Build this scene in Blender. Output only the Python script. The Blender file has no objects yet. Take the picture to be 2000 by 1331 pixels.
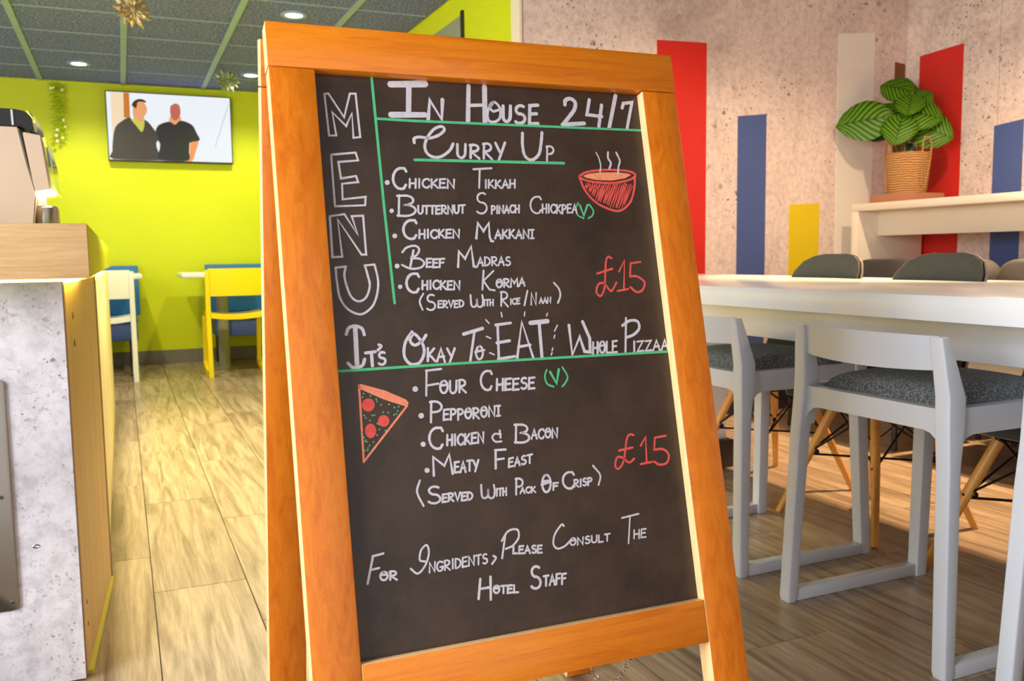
import bpy, bmesh, math, random
from mathutils import Vector, Matrix
random.seed(11)
PI = math.pi
scene = bpy.context.scene
COL = scene.collection

# ---------------------------------------------------------------- camera
cam_d = bpy.data.cameras.new('camera'); cam = bpy.data.objects.new('camera', cam_d); COL.objects.link(cam)
cr = Vector((0.91457886, -0.40417592, -0.01368712)); cu = Vector((0.05122039, 0.08219766, 0.99529896)); cf = Vector((0.40115082, 0.91098045, -0.09587829))
m = Matrix.Identity(4)
for i in range(3):
    m[i][0] = cr[i]; m[i][1] = cu[i]; m[i][2] = -cf[i]
m[0][3], m[1][3], m[2][3] = 0.0, 0.0, 1.0
cam.matrix_world = m
cam_d.sensor_width = 36.0; cam_d.lens = 1722.114 * 36 / 2000
cam_d.clip_start = 0.05; cam_d.clip_end = 60
cam_d.dof.use_dof = True; cam_d.dof.focus_distance = 1.52; cam_d.dof.aperture_fstop = 9.0
scene.camera = cam

# ---------------------------------------------------------------- light and exposure
vs = scene.view_settings
vs.view_transform = 'Standard'; vs.look = 'None'; vs.gamma = 1.0; vs.use_curve_mapping = False; vs.exposure = 0.34
scene.display_settings.display_device = 'sRGB'
world = bpy.data.worlds.new('world'); scene.world = world; world.use_nodes = True
bg = world.node_tree.nodes['Background']; bg.inputs[0].default_value = (1.0, 0.985, 0.97, 1); bg.inputs[1].default_value = 0.8

def area_light(name, loc, target, sx, sy, energy, color, spread=PI):
    d = bpy.data.lights.new(name, 'AREA'); d.shape = 'RECTANGLE'; d.size = sx; d.size_y = sy; d.energy = energy; d.color = color; d.spread = spread
    o = bpy.data.objects.new(name, d); COL.objects.link(o); o.location = loc
    o.rotation_euler = (Vector(target) - Vector(loc)).to_track_quat('-Z', 'Y').to_euler()
    return o
def spot_light(name, loc, target, energy, color, angle, blend=0.6, rad=0.05):
    d = bpy.data.lights.new(name, 'SPOT'); d.energy = energy; d.color = color; d.spot_size = math.radians(angle); d.spot_blend = blend; d.shadow_soft_size = rad
    o = bpy.data.objects.new(name, d); COL.objects.link(o); o.location = loc
    o.rotation_euler = (Vector(target) - Vector(loc)).to_track_quat('-Z', 'Y').to_euler()
    return o
# daylight from the shopfront glazing left of and behind the camera
area_light('shopfront_daylight', (-3.0, 0.2, 1.6), (1.5, 1.9, 0.7), 2.2, 2.0, 185, (0.94, 0.97, 1.0))
# recessed lamps of the lime room (visible fittings and their row mates)
for (x, y, e) in ((-0.235, 8.324, 45), (1.15, 8.331, 45), (1.156, 6.208, 110), (-0.235, 6.208, 130), (-0.1, 4.1, 480), (1.1, 4.3, 130)):
    spot_light('recessed_lamp_light', (x, y, 2.6), (x, y, 0), e, (1.0, 0.93, 0.58), 100 if y < 5 else 150, 0.6, 0.06)
# warm lamps over the dining area on the right
spot_light('dining_spot', (3.95, 2.9, 2.6), (3.25, 3.0, 0), 620, (1.0, 0.66, 0.34), 62, 0.5, 0.05)
for (x, y, e) in ((3.7, 2.9, 72), (3.7, 1.4, 70), (2.9, 3.5, 20)):
    spot_light('dining_lamp_light', (x, y, 2.6), (x, y, 0), e, (1.0, 0.74, 0.48), 150, 0.6, 0.05)

# ---------------------------------------------------------------- materials
def lin(c):
    return tuple(((v / 255) / 12.92 if v / 255 <= 0.04045 else ((v / 255 + 0.055) / 1.055) ** 2.4) for v in c) + (1.0,)
class N:
    def __init__(s, name):
        s.m = bpy.data.materials.new(name); s.m.use_nodes = True; s.t = s.m.node_tree
        s.b = s.t.nodes['Principled BSDF']; s.out = s.t.nodes['Material Output']
    def n(s, typ, **kw):
        x = s.t.nodes.new(typ)
        for k, v in kw.items():
            if isinstance(k, str) and hasattr(x, k): setattr(x, k, v)
        return x
    def l(s, a, b): s.t.links.new(a, b)
    def coord(s, scale=(1, 1, 1), kind='Object', rot=(0, 0, 0)):
        c = s.n('ShaderNodeTexCoord'); mp = s.n('ShaderNodeMapping'); mp.inputs['Scale'].default_value = scale; mp.inputs['Rotation'].default_value = rot
        s.l(c.outputs[kind], mp.inputs['Vector']); return mp.outputs['Vector']
    def noise(s, vec, scale, detail=4, rough=0.6, dist=0.0):
        x = s.n('ShaderNodeTexNoise'); x.inputs['Scale'].default_value = scale; x.inputs['Detail'].default_value = detail
        x.inputs['Roughness'].default_value = rough; x.inputs['Distortion'].default_value = dist; s.l(vec, x.inputs['Vector']); return x.outputs['Fac']
    def ramp(s, fac, stops):
        x = s.n('ShaderNodeValToRGB'); e = x.color_ramp.elements
        while len(e) < len(stops): e.new(0.5)
        for i, (p, c) in enumerate(stops): e[i].position = p; e[i].color = c if len(c) == 4 else lin(c)
        s.l(fac, x.inputs['Fac']); return x.outputs['Color']
    def mix(s, fac, a, b, mode='MIX'):
        x = s.n('ShaderNodeMix'); x.data_type = 'RGBA'; x.blend_type = mode
        for sock, v in ((x.inputs[0], fac), (x.inputs[6], a), (x.inputs[7], b)):
            if hasattr(v, 'is_linked'): s.l(v, sock)
            else: sock.default_value = v
        return x.outputs[2]
    def math(s, op, a, b=0.0):
        x = s.n('ShaderNodeMath'); x.operation = op
        for i, v in enumerate((a, b)):
            if hasattr(v, 'is_linked'): s.l(v, x.inputs[i])
            else: x.inputs[i].default_value = v
        return x.outputs[0]
    def bump(s, h, strength=0.3, dist=0.01):
        x = s.n('ShaderNodeBump'); x.inputs['Strength'].default_value = strength; x.inputs['Distance'].default_value = dist
        s.l(h, x.inputs['Height']); s.l(x.outputs['Normal'], s.b.inputs['Normal'])
    def set(s, color=None, rough=None, metal=None, **kw):
        if color is not None:
            if hasattr(color, 'is_linked'): s.l(color, s.b.inputs['Base Color'])
            else: s.b.inputs['Base Color'].default_value = color
        if rough is not None:
            if hasattr(rough, 'is_linked'): s.l(rough, s.b.inputs['Roughness'])
            else: s.b.inputs['Roughness'].default_value = rough
        if metal is not None: s.b.inputs['Metallic'].default_value = metal
        for k, v in kw.items(): s.b.inputs[k.replace('_', ' ')].default_value = v
        return s.m

def mat_plain(name, rgb, rough=0.5, metal=0.0, var=0.06, scale=6.0, **kw):
    s = N(name); v = s.coord(); f = s.noise(v, scale, 3)
    c = lin(rgb); lo = tuple(x * (1 - var) for x in c[:3]) + (1,); hi = tuple(min(1, x * (1 + var)) for x in c[:3]) + (1,)
    s.set(s.ramp(f, [(0.3, lo), (0.7, hi)]), rough, metal, **kw); return s.m
def mat_wood(name, dark, mid, light, axis='Z', scale=1.0, rough=0.35, bump=0.05, coat=0.0):
    s = N(name); k = {'X': (0.35, 6, 6), 'Y': (6, 0.35, 6), 'Z': (6, 6, 0.35)}[axis]
    k = tuple(a * scale for a in k)
    v = s.coord(k)
    a = s.noise(v, 3.0, 5, 0.6, 1.2); b = s.noise(s.coord(tuple(q * 6 for q in k)), 6.0, 3, 0.7)
    c = s.ramp(a, [(0.25, dark), (0.5, mid), (0.75, light)])
    g = s.ramp(b, [(0.3, (0.72, 0.72, 0.72, 1)), (0.6, (1, 1, 1, 1))])
    s.set(s.mix(0.45, c, g, 'MULTIPLY'), rough); s.b.inputs['Coat Weight'].default_value = coat
    s.bump(b, bump, 0.002); return s.m
def mat_concrete(name, base, dark, pits=(4.0, 0.09), blotch=1.6, kind='Object', rough=0.75, speck=True):
    s = N(name); v = s.coord(kind=kind)
    a = s.noise(v, blotch, 8, 0.62, 0.3); f = s.noise(v, 26, 5, 0.75); st = s.noise(s.coord((1, 1, 0.35)), 9, 6, 0.7)
    c = s.ramp(a, [(0.32, dark), (0.5, base), (0.7, tuple(min(255, q + 14) for q in base))])
    c = s.mix(0.6, c, s.ramp(f, [(0.34, (0.58, 0.57, 0.59, 1)), (0.56, (1, 1, 1, 1))]), 'MULTIPLY')
    c = s.mix(0.7, c, s.ramp(s.noise(v, 70, 3, 0.7), [(0.3, (0.4, 0.38, 0.38, 1)), (0.4, (1, 1, 1, 1))]), 'MULTIPLY')
    c = s.mix(0.35, c, s.ramp(st, [(0.32, (0.62, 0.6, 0.62, 1)), (0.5, (1, 1, 1, 1))]), 'MULTIPLY')
    # air holes of cast concrete, thinned out by a mask
    msk = s.ramp(s.noise(v, blotch * 1.7, 3), [(0.5, (0, 0, 0, 1)), (0.62, (1, 1, 1, 1))])
    hs = None
    for sc, r in ((pits[0] * 4.2, pits[1] * 0.9), (pits[0] * 13, pits[1] * 1.2)):
        vo = s.n('ShaderNodeTexVoronoi'); vo.inputs['Scale'].default_value = sc; vo.inputs['Randomness'].default_value = 1.0
        wob = s.n('ShaderNodeVectorMath'); wob.operation = 'ADD'; nz = s.n('ShaderNodeTexNoise'); nz.inputs['Scale'].default_value = sc * 3
        sc2 = s.n('ShaderNodeVectorMath'); sc2.operation = 'SCALE'; sc2.inputs['Scale'].default_value = 0.12 / sc * 3
        s.l(v, nz.inputs['Vector']); s.l(nz.outputs['Color'], sc2.inputs[0]); s.l(v, wob.inputs[0]); s.l(sc2.outputs[0], wob.inputs[1]); s.l(wob.outputs[0], vo.inputs['Vector'])
        h = s.ramp(vo.outputs['Distance'], [(r, (1, 1, 1, 1)), (r * 1.7, (0, 0, 0, 1))])
        hs = h if hs is None else s.mix(1.0, hs, h, 'LIGHTEN')
    pit = s.mix(1.0, hs, msk, 'MULTIPLY')
    c = s.mix(s.math('MULTIPLY', pit, 0.85), c, lin(tuple(int(q * 0.36) for q in base)))
    s.set(c, rough); s.bump(s.math('SUBTRACT', f, s.math('MULTIPLY', pit, 1.5)), 0.15, 0.004); return s.m

M = {}
M['lime'] = mat_plain('lime_paint', (214, 222, 4), 0.55, var=0.02, scale=2)
M['wood'] = mat_wood('orange_stained_pine', (200, 98, 14), (222, 120, 20), (232, 134, 30), 'Z', 3.2, 0.34, 0.04, 0.15)
M['woodx'] = mat_wood('orange_stained_pine_crossways', (204, 102, 16), (226, 126, 22), (234, 140, 32), 'X', 3.2, 0.34, 0.04, 0.15)
M['pale_edge'] = mat_wood('pale_pine_edge', (240, 190, 128), (248, 206, 148), (252, 216, 162), 'Z', 3.0, 0.4, 0.03)  # paler tone for side-facing edges and the bottom rail's top
s = N('blackboard_film'); v = s.coord()
c = s.ramp(s.noise(v, 9, 6, 0.7), [(0.35, (48, 34, 25)), (0.6, (64, 47, 36))]); sp = s.ramp(s.noise(v, 260, 2, 0.6), [(0.66, (0, 0, 0, 1)), (0.74, (1, 1, 1, 1))])
M['board'] = s.set(s.mix(s.math('MULTIPLY', sp, 0.12), c, lin((120, 110, 105))), 0.42); s.bump(s.noise(v, 380, 2), 0.12, 0.0008)
def ink(name, rgb):
    s = N(name); v = s.coord(); f = s.noise(v, 120, 4, 0.7)
    c = lin(rgb); s.set(s.ramp(f, [(0.25, tuple(x * 0.78 for x in c[:3]) + (1,)), (0.6, c)]), 0.8); return s.m
M['ink_white'] = ink('white_liquid_chalk', (206, 200, 208)); M['ink_green'] = ink('green_liquid_chalk', (82, 190, 128))
M['ink_red'] = ink('red_liquid_chalk', (226, 84, 76)); M['ink_coral'] = ink('coral_liquid_chalk', (240, 140, 108)); M['ink_peach'] = ink('peach_liquid_chalk', (244, 150, 104))

# floor planks: wood-look porcelain, one material, the tone differs from plank to plank
s = N('wood_look_plank'); oi = s.n('ShaderNodeObjectInfo')
tc = s.n('ShaderNodeTexCoord'); off = s.n('ShaderNodeVectorMath'); off.operation = 'ADD'; sc = s.n('ShaderNodeCombineXYZ')
for i in range(3): s.l(s.math('MULTIPLY', oi.outputs['Random'], 37.0 + i * 11), sc.inputs[i])
s.l(tc.outputs['Object'], off.inputs[0]); s.l(sc.outputs[0], off.inputs[1])
mp = s.n('ShaderNodeMapping'); mp.inputs['Scale'].default_value = (10, 0.7, 1); s.l(off.outputs[0], mp.inputs['Vector'])
mp2 = s.n('ShaderNodeMapping'); mp2.inputs['Scale'].default_value = (1.6, 0.55, 1); s.l(off.outputs[0], mp2.inputs['Vector'])
mp3 = s.n('ShaderNodeMapping'); mp3.inputs['Scale'].default_value = (46, 2.2, 1); s.l(off.outputs[0], mp3.inputs['Vector'])
a = s.noise(mp.outputs[0], 1.6, 5, 0.55, 1.9); b = s.noise(mp2.outputs[0], 2.0, 5, 0.6, 0.8); g = s.noise(mp3.outputs[0], 3.0, 4, 0.7, 0.3)
c = s.ramp(a, [(0.26, (112, 92, 72)), (0.42, (146, 124, 102)), (0.56, (170, 148, 124)), (0.75, (186, 166, 142))])
c = s.mix(0.55, c, s.ramp(b, [(0.28, (0.55, 0.48, 0.42, 1)), (0.42, (1, 1, 1, 1))]), 'MULTIPLY')
c = s.mix(0.6, c, s.ramp(g, [(0.34, (0.6, 0.56, 0.52, 1)), (0.58, (1, 1, 1, 1))]), 'MULTIPLY')
tone = s.ramp(oi.outputs['Random'], [(0.0, (0.84, 0.83, 0.82, 1)), (1.0, (1.0, 1.0, 1.0, 1))])
M['plank'] = s.set(s.mix(1.0, c, tone, 'MULTIPLY'), 0.3); s.bump(g, 0.05, 0.002)
M['grout'] = mat_plain('dark_grout', (70, 60, 50), 0.9)
s = N('dark_acoustic_tile'); v = s.coord((1, 1, 1))
a = s.noise(v, 60, 6, 0.8); b = s.noise(v, 8, 4, 0.7)
c = s.ramp(a, [(0.36, (52, 62, 112)), (0.5, (98, 108, 176)), (0.64, (174, 178, 240))])
M['tile'] = s.set(s.mix(0.4, c, s.ramp(b, [(0.3, (0.7, 0.7, 0.7, 1)), (0.7, (1, 1, 1, 1))]), 'MULTIPLY'), 0.85); s.bump(a, 0.5, 0.004)
M['grid'] = mat_plain('sage_ceiling_grid', (140, 166, 186), 0.5)
M['concrete_l'] = mat_concrete('light_concrete_laminate', (232, 229, 236), (206, 203, 210), (4.6, 0.085), 2.6, rough=0.5)
M['concrete_w'] = mat_concrete('concrete_print_wallpaper', (238, 214, 200), (170, 140, 128), (2.1, 0.105), 0.8, rough=0.7)
M['oak'] = mat_wood('pale_oak_edge', (212, 166, 110), (228, 186, 130), (240, 204, 152), 'X', 5, 0.45, 0.1)
M['ply'] = mat_wood('plywood_face', (186, 150, 96), (204, 168, 112), (214, 180, 124), 'Z', 0.8, 0.5, 0.05)
M['brown_edge'] = mat_plain('brown_edge_strip', (110, 74, 52), 0.5)
M['cream'] = mat_plain('cream_laminate', (240, 222, 170), 0.5)
M['welt'] = mat_plain('pale_welt', (150, 142, 132), 0.22, 0.3)
M['plinth'] = mat_plain('dull_yellow_plinth', (200, 190, 56), 0.5)
M['white'] = mat_plain('white_laminate', (226, 227, 230), 0.22, var=0.015)
M['cream_white'] = mat_plain('warm_white_laminate', (244, 230, 208), 0.4, var=0.015)
M['stool'] = mat_plain('pale_grey_lacquer', (190, 194, 203), 0.3, var=0.015, Coat_Weight=0.2)
s = N('grey_wool_felt'); v = s.coord((1, 1, 1)); a = s.noise(v, 190, 4, 0.85); b = s.noise(v, 40, 3, 0.6)
M['felt'] = s.set(s.mix(0.3, s.ramp(a, [(0.36, (52, 56, 60)), (0.5, (92, 97, 101)), (0.64, (164, 168, 172))]), s.ramp(b, [(0.3, (0.6, 0.6, 0.6, 1)), (0.7, (1, 1, 1, 1))]), 'MULTIPLY'), 0.95); s.bump(a, 0.5, 0.002)
M['upholstery'] = mat_plain('grey_green_upholstery', (72, 75, 71), 0.85, var=0.08, scale=30)
M['sofa'] = mat_plain('warm_grey_leatherette', (60, 58, 58), 0.5, var=0.06, scale=20)
M['black'] = mat_plain('black_plastic', (22, 24, 26), 0.3)
M['wire'] = mat_plain('black_wire', (34, 26, 24), 0.4, 0.6)
M['beech'] = mat_wood('golden_beech', (196, 128, 52), (216, 150, 70), (230, 170, 88), 'Z', 1.5, 0.35, 0.03)
M['steel'] = mat_plain('brushed_steel', (168, 160, 152), 0.32, 1.0)
M['chrome'] = mat_plain('chrome', (225, 225, 225), 0.08, 1.0)
M['base_grey'] = mat_plain('grey_skirting', (122, 116, 110), 0.6)
M['pole'] = mat_plain('grey_painted_steel', (140, 140, 128), 0.35, 0.3)
M['yellow'] = mat_plain('yellow_polypropylene', (246, 218, 10), 0.4, var=0.02)
M['pvc_white'] = mat_plain('white_polypropylene', (240, 240, 236), 0.4, var=0.02)
M['blue'] = mat_plain('blue_vinyl', (28, 110, 178), 0.5, var=0.05)
M['navy'] = mat_plain('navy_vinyl_base', (56, 78, 150), 0.55, var=0.05)
M['dark_metal'] = mat_plain('dark_metal', (60, 56, 60), 0.4, 0.5)
M['p_red'] = mat_plain('red_wall_paint', (216, 34, 20), 0.6, var=0.02); M['p_blue'] = mat_plain('blue_wall_paint', (74, 94, 150), 0.6, var=0.02)
M['p_yellow'] = mat_plain('yellow_wall_paint', (236, 206, 14), 0.6, var=0.02); M['p_white'] = mat_plain('white_wall_paint', (244, 236, 222), 0.6, var=0.02)
M['p_brown'] = mat_plain('brown_wall_paint', (132, 74, 32), 0.6, var=0.02)
M['door_grey'] = mat_plain('grey_door_paint', (150, 154, 138), 0.5)
M['beige'] = mat_plain('beige_machine_casing', (206, 178, 156), 0.35, var=0.02)
M['smoke'] = mat_plain('smoked_plastic', (26, 26, 26), 0.12)
s = N('clear_plastic'); M['clear'] = s.set((0.9, 0.95, 0.93, 1), 0.05); s.b.inputs['Transmission Weight'].default_value = 0.9; s.b.inputs['IOR'].default_value = 1.3
s = N('woven_seagrass'); v = s.coord(); w = s.n('ShaderNodeTexWave'); w.bands_direction = 'Z'; w.inputs['Scale'].default_value = 22; w.inputs['Distortion'].default_value = 5; w.inputs['Detail'].default_value = 3; s.l(v, w.inputs['Vector'])
M['basket'] = s.set(s.ramp(w.outputs['Fac'], [(0.1, (142, 92, 42)), (0.6, (206, 154, 92))]), 0.85); s.bump(w.outputs['Fac'], 0.6, 0.006)
M['terracotta'] = mat_plain('reddish_wooden_board', (176, 118, 82), 0.6)
# leaf: dark bands slanting off the midrib; the leaf UV runs tip to stalk in u, across in v
s = N('striped_leaf'); uvn = s.n('ShaderNodeUVMap'); sx = s.n('ShaderNodeSeparateXYZ'); s.l(uvn.outputs[0], sx.inputs[0])
av = s.math('ABSOLUTE', sx.outputs[1]); q = s.math('ADD', s.math('MULTIPLY', sx.outputs[0], 8.0), s.math('MULTIPLY', av, 3.2))
band = s.math('SINE', s.math('MULTIPLY', q, 6.283)); c = s.ramp(s.math('MULTIPLY', s.math('ADD', band, 1.0), 0.5), [(0.02, (46, 98, 10)), (0.3, (88, 148, 18)), (0.85, (140, 186, 44))])
mid = s.ramp(av, [(0.0, (1, 1, 1, 1)), (0.09, (0, 0, 0, 1))]); c = s.mix(s.math('MULTIPLY', mid, 0.7), c, lin((40, 84, 16)))
M['leaf'] = s.set(c, 0.4); s.bump(band, 0.2, 0.003)
M['leaf_dark'] = mat_plain('dark_green_leaf', (28, 62, 22), 0.5); M['stalk'] = mat_plain('leaf_stalk', (134, 132, 50), 0.6); M['soil'] = mat_plain('potting_soil', (36, 26, 18), 0.95)
M['glitter'] = mat_plain('dull_gold_glitter', (176, 150, 112), 0.35, 0.3, var=0.35, scale=60)
M['glitter_green'] = mat_plain('dull_green_glitter', (150, 156, 112), 0.35, 0.3, var=0.35, scale=60)
M['tinsel'] = mat_plain('green_tinsel', (190, 206, 20), 0.25, 0.5)
M['bauble'] = mat_plain('pearl_bauble', (250, 246, 214), 0.1, 0.1)
def mat_emit(name, rgb, strength):
    s = N(name); s.set((0, 0, 0, 1), 0.5); s.b.inputs['Emission Color'].default_value = lin(rgb); s.b.inputs['Emission Strength'].default_value = strength; return s.m
M['lamp'] = mat_emit('lamp_face', (255, 244, 214), 14.0); M['led'] = mat_emit('warm_led_strip', (255, 218, 96), 24.0)
def scr(name, rgb, k=0.75): M[name] = mat_emit('screen_' + name, rgb, k)
for k_, c_ in dict(s_white=(240, 246, 252), s_peach=(250, 222, 186), s_brown=(206, 122, 40), s_jacket=(72, 64, 58), s_jacket2=(46, 42, 46), s_shirt=(206, 206, 84), s_skin=(238, 166, 112), s_hair=(60, 40, 34), s_face=(196, 104, 84), s_vest=(40, 44, 34), s_arm=(250, 160, 92), s_line=(206, 220, 226)).items(): scr(k_, c_)

# ---------------------------------------------------------------- builders
class MB:
    def __init__(s): s.bm = bmesh.new()
    def _merge(s, b):
        me = bpy.data.meshes.new('tmp'); b.to_mesh(me); b.free(); s.bm.from_mesh(me); bpy.data.meshes.remove(me)
    def box(s, x0, x1, y0, y1, z0, z1, bev=0.0, seg=2, mat=None):
        pts = [(x, y, z) for x in (x0, x1) for y in (y0, y1) for z in (z0, z1)]
        return s.hexa(pts, bev, seg, mat)
    def hexa(s, p, bev=0.0, seg=2, mat=None):
        b = bmesh.new(); v = [b.verts.new(q) for q in p]
        for f in ((0, 1, 3, 2), (4, 6, 7, 5), (0, 4, 5, 1), (2, 3, 7, 6), (0, 2, 6, 4), (1, 5, 7, 3)): b.faces.new([v[i] for i in f])
        bmesh.ops.recalc_face_normals(b, faces=b.faces)
        if bev: bmesh.ops.bevel(b, geom=b.edges[:], offset=bev, segments=seg, affect='EDGES', profile=0.5)
        if mat: b.transform(mat)
        s._merge(b); return s
    def loft(s, rings, closed=True, cap=True):
        b = s.bm; vr = [[b.verts.new(q) for q in r] for r in rings]; n = len(rings[0])
        for a, c in zip(vr, vr[1:]):
            for i in range(n if closed else n - 1):
                j = (i + 1) % n; b.faces.new((a[i], a[j], c[j], c[i]))
        if cap and closed:
            b.faces.new(vr[0][::-1]); b.faces.new(vr[-1])
        return s
    def beam(s, pts, hx, hy, r=0.006):
        """section in x,y swept up a list of points; hx, hy half sizes (number or list)"""
        rings = []
        for i, p in enumerate(pts):
            a = hx[i] if isinstance(hx, (list, tuple)) else hx; c = hy[i] if isinstance(hy, (list, tuple)) else hy
            rings.append([(p[0] + x, p[1] + y, p[2]) for x, y in rrect(a, c, r)])
        return s.loft(rings)
    def tube(s, pts, rad, n=10, cap=True):
        P = [Vector(p) for p in pts]; rings = []; up = None
        for i, p in enumerate(P):
            t = (P[min(i + 1, len(P) - 1)] - P[max(i - 1, 0)]).normalized()
            if up is None: up = Vector((0, 0, 1)) if abs(t.z) < 0.9 else Vector((1, 0, 0))
            a = t.cross(up).normalized(); up = a.cross(t).normalized()
            r = rad[i] if isinstance(rad, (list, tuple)) else rad
            rings.append([tuple(p + (a * math.cos(2 * PI * k / n) + up * math.sin(2 * PI * k / n)) * r) for k in range(n)])
        return s.loft(rings, cap=cap)
    def lathe(s, prof, n=28, c=(0, 0), cap=True):
        return s.loft([[(c[0] + r * math.cos(2 * PI * k / n), c[1] + r * math.sin(2 * PI * k / n), z) for k in range(n)] for r, z in prof], cap=cap)
    def sphere(s, c, r, seg=10):
        b = bmesh.new(); bmesh.ops.create_uvsphere(b, u_segments=seg, v_segments=max(6, seg // 2 + 1), radius=r); b.transform(Matrix.Translation(c)); s._merge(b); return s
    def disc(s, c, r, ax, depth, n=14):
        """short cylinder standing out of a face, along axis ax"""
        q = Vector(ax).normalized(); return s.tube([Vector(c), Vector(c) + q * depth], r, n)
    def prism(s, poly, y0, y1):
        """polygon in x,z pulled from y0 to y1"""
        return s.loft([[(x, y0, z) for x, z in poly], [(x, y1, z) for x, z in poly]])
    def xf(s, mat): s.bm.transform(mat); return s
    def obj(s, name, mat, parent=None, smooth=30, loc=None):
        bmesh.ops.recalc_face_normals(s.bm, faces=s.bm.faces)
        me = bpy.data.meshes.new(name); s.bm.to_mesh(me); s.bm.free()
        if smooth:
            for p in me.polygons: p.use_smooth = True
            try: me.set_sharp_from_angle(angle=math.radians(smooth))
            except Exception: pass
        me.materials.append(M[mat] if isinstance(mat, str) else mat)
        o = bpy.data.objects.new(name, me); COL.objects.link(o)
        if parent is not None: o.parent = parent
        if loc is not None: o.location = loc
        return o
def rrect(a, c, r, k=3):
    r = min(r, a * 0.95, c * 0.95); out = []
    for cx, cy, a0 in ((a - r, c - r, 0), (-a + r, c - r, 90), (-a + r, -c + r, 180), (a - r, -c + r, 270)):
        for i in range(k + 1):
            t = math.radians(a0 + 90 * i / k); out.append((cx + r * math.cos(t), cy + r * math.sin(t)))
    return out
def tag(o, label=None, cat=None, group=None, kind=None):
    if label: o['label'] = label
    if cat: o['category'] = cat
    if group: o['group'] = group
    if kind: o['kind'] = kind
    return o
def thing(name, label, cat, loc=(0, 0, 0), rz=0, group=None):
    o = bpy.data.objects.new(name, None); COL.objects.link(o); o.location = loc; o.rotation_euler = (0, 0, rz); o.empty_display_size = 0.1
    return tag(o, label, cat, group)
def struct(o, label=None): return tag(o, label, None, None, 'structure')
def catmull(P, k=6):
    P = [Vector(p) for p in P]
    if len(P) < 3: return P
    out = []; Q = [P[0] * 2 - P[1]] + P + [P[-1] * 2 - P[-2]]
    for i in range(1, len(Q) - 2):
        a, b, c, d = Q[i - 1:i + 3]
        for j in range(k):
            t = j / k; out.append(0.5 * ((2 * b) + (-a + c) * t + (2 * a - 5 * b + 4 * c - d) * t * t + (-a + 3 * b - 3 * c + d) * t ** 3))
    out.append(P[-1]); return out
def dup(root, loc, rz=0, label=None):
    r = root.copy(); COL.objects.link(r); r.location = loc; r.rotation_euler = (0, 0, rz)
    if label: r['label'] = label
    for ch in list(root.children):
        c = ch.copy(); COL.objects.link(c); c.parent = r
        for g in list(ch.children):
            d = g.copy(); COL.objects.link(d); d.parent = c
    return r

# ================================================================ the room
CEIL = 2.645; XS = 2.027; YA = 4.426; XB = 4.846; YL = 9.2
fl = struct(MB().box(-3.2, XB, -0.6, YL, -0.06, -0.008).obj('floor', 'grout', smooth=0))
PW = 0.2695; PL = 1.06; x_0 = 0.04
phase = {0: 1.037, 1: 0.68, 2: 0.33, 3: 0.665, 4: 0.31, 5: 1.02, 6: 0.664, 7: 0.32}
plank_me = None; count = 0
for k in range(-5, 19):
    xa = x_0 + (k - 1) * PW
    ph = phase.get(k, (1.037 - 0.353 * k) % PL)
    ymax = YL if xa < XS else YA
    y = ph - PL if k < 3 else ph - PL
    while y < ymax - 0.02:
        ya, yb = max(y, -0.3), min(y + PL, ymax)
        xe = min(xa + PW, XB)
        if yb - ya > 0.05 and xe - xa > 0.03 and not (k < 0 and ya < 2.2) and not (k > 12 and yb < 0.8):
            full = abs(yb - ya - PL) < 1e-4 and xe == xa + PW
            if full and plank_me is not None:
                o = bpy.data.objects.new('plank', plank_me); COL.objects.link(o); o.parent = fl; o.location = (xa, ya, 0)
            else:
                o = MB().box(0.0015, xe - xa - 0.0015, 0.0013, yb - ya - 0.0013, -0.008, 0.0, 0.0004, 1).obj('plank', 'plank', fl, loc=(xa, ya, 0))
                if full: plank_me = o.data
            count += 1
        y += PL
# lime back wall, the lime side wall of the same room, the concrete-papered walls
struct(MB().box(-3.2, XS + 0.1, YL, YL + 0.1, -0.008, CEIL + 0.025).obj('wall_back', 'lime', smooth=0), 'bright lime green painted wall behind the screen')
ws = struct(MB().box(XS, XS + 0.1, YA + 0.1, YL - 0.0, -0.008, CEIL + 0.025).obj('wall_inner', 'lime', smooth=0), 'lime green wall at right angles, ending at the concrete wall')
wr = struct(MB().box(XS, XB + 0.1, YA, YA + 0.1, -0.008, CEIL + 0.025).obj('wall_rear', 'concrete_w', smooth=0), 'concrete-look wall with red, blue, yellow and white stripes')
w2 = struct(MB().box(XB + 0.004, XB + 0.1, -0.6, YA, -0.008, CEIL + 0.025).obj('wall_right', 'grout', smooth=0), 'concrete-look wall behind the plant and tall counter')
MB().box(XB, XB + 0.004, 3.7465, YA, 0, CEIL).obj('wallpaper_panel', 'concrete_w', w2, 0)
MB().box(XB, XB + 0.004, -0.6, 3.7435, 0, CEIL).obj('wallpaper_panel', 'concrete_w', w2, 0)
struct(MB().box(1.3, XB + 0.1, -0.7, -0.6, -0.008, CEIL + 0.025).obj('wall_blocker', 'concrete_w', smooth=0), 'unseen concrete-look wall added behind the camera to shade the stools')  # added out of view; blocks the ambient light reaching the stools from behind
def stripe(poly, mat, wall, plane):
    if plane == 'y': b = MB().prism(poly, YA - 0.002, YA)
    else: b = MB().loft([[(XB - 0.002, y, z) for y, z in poly], [(XB, y, z) for y, z in poly]])
    return b.obj('painted_stripe', mat, wall, 0)
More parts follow.
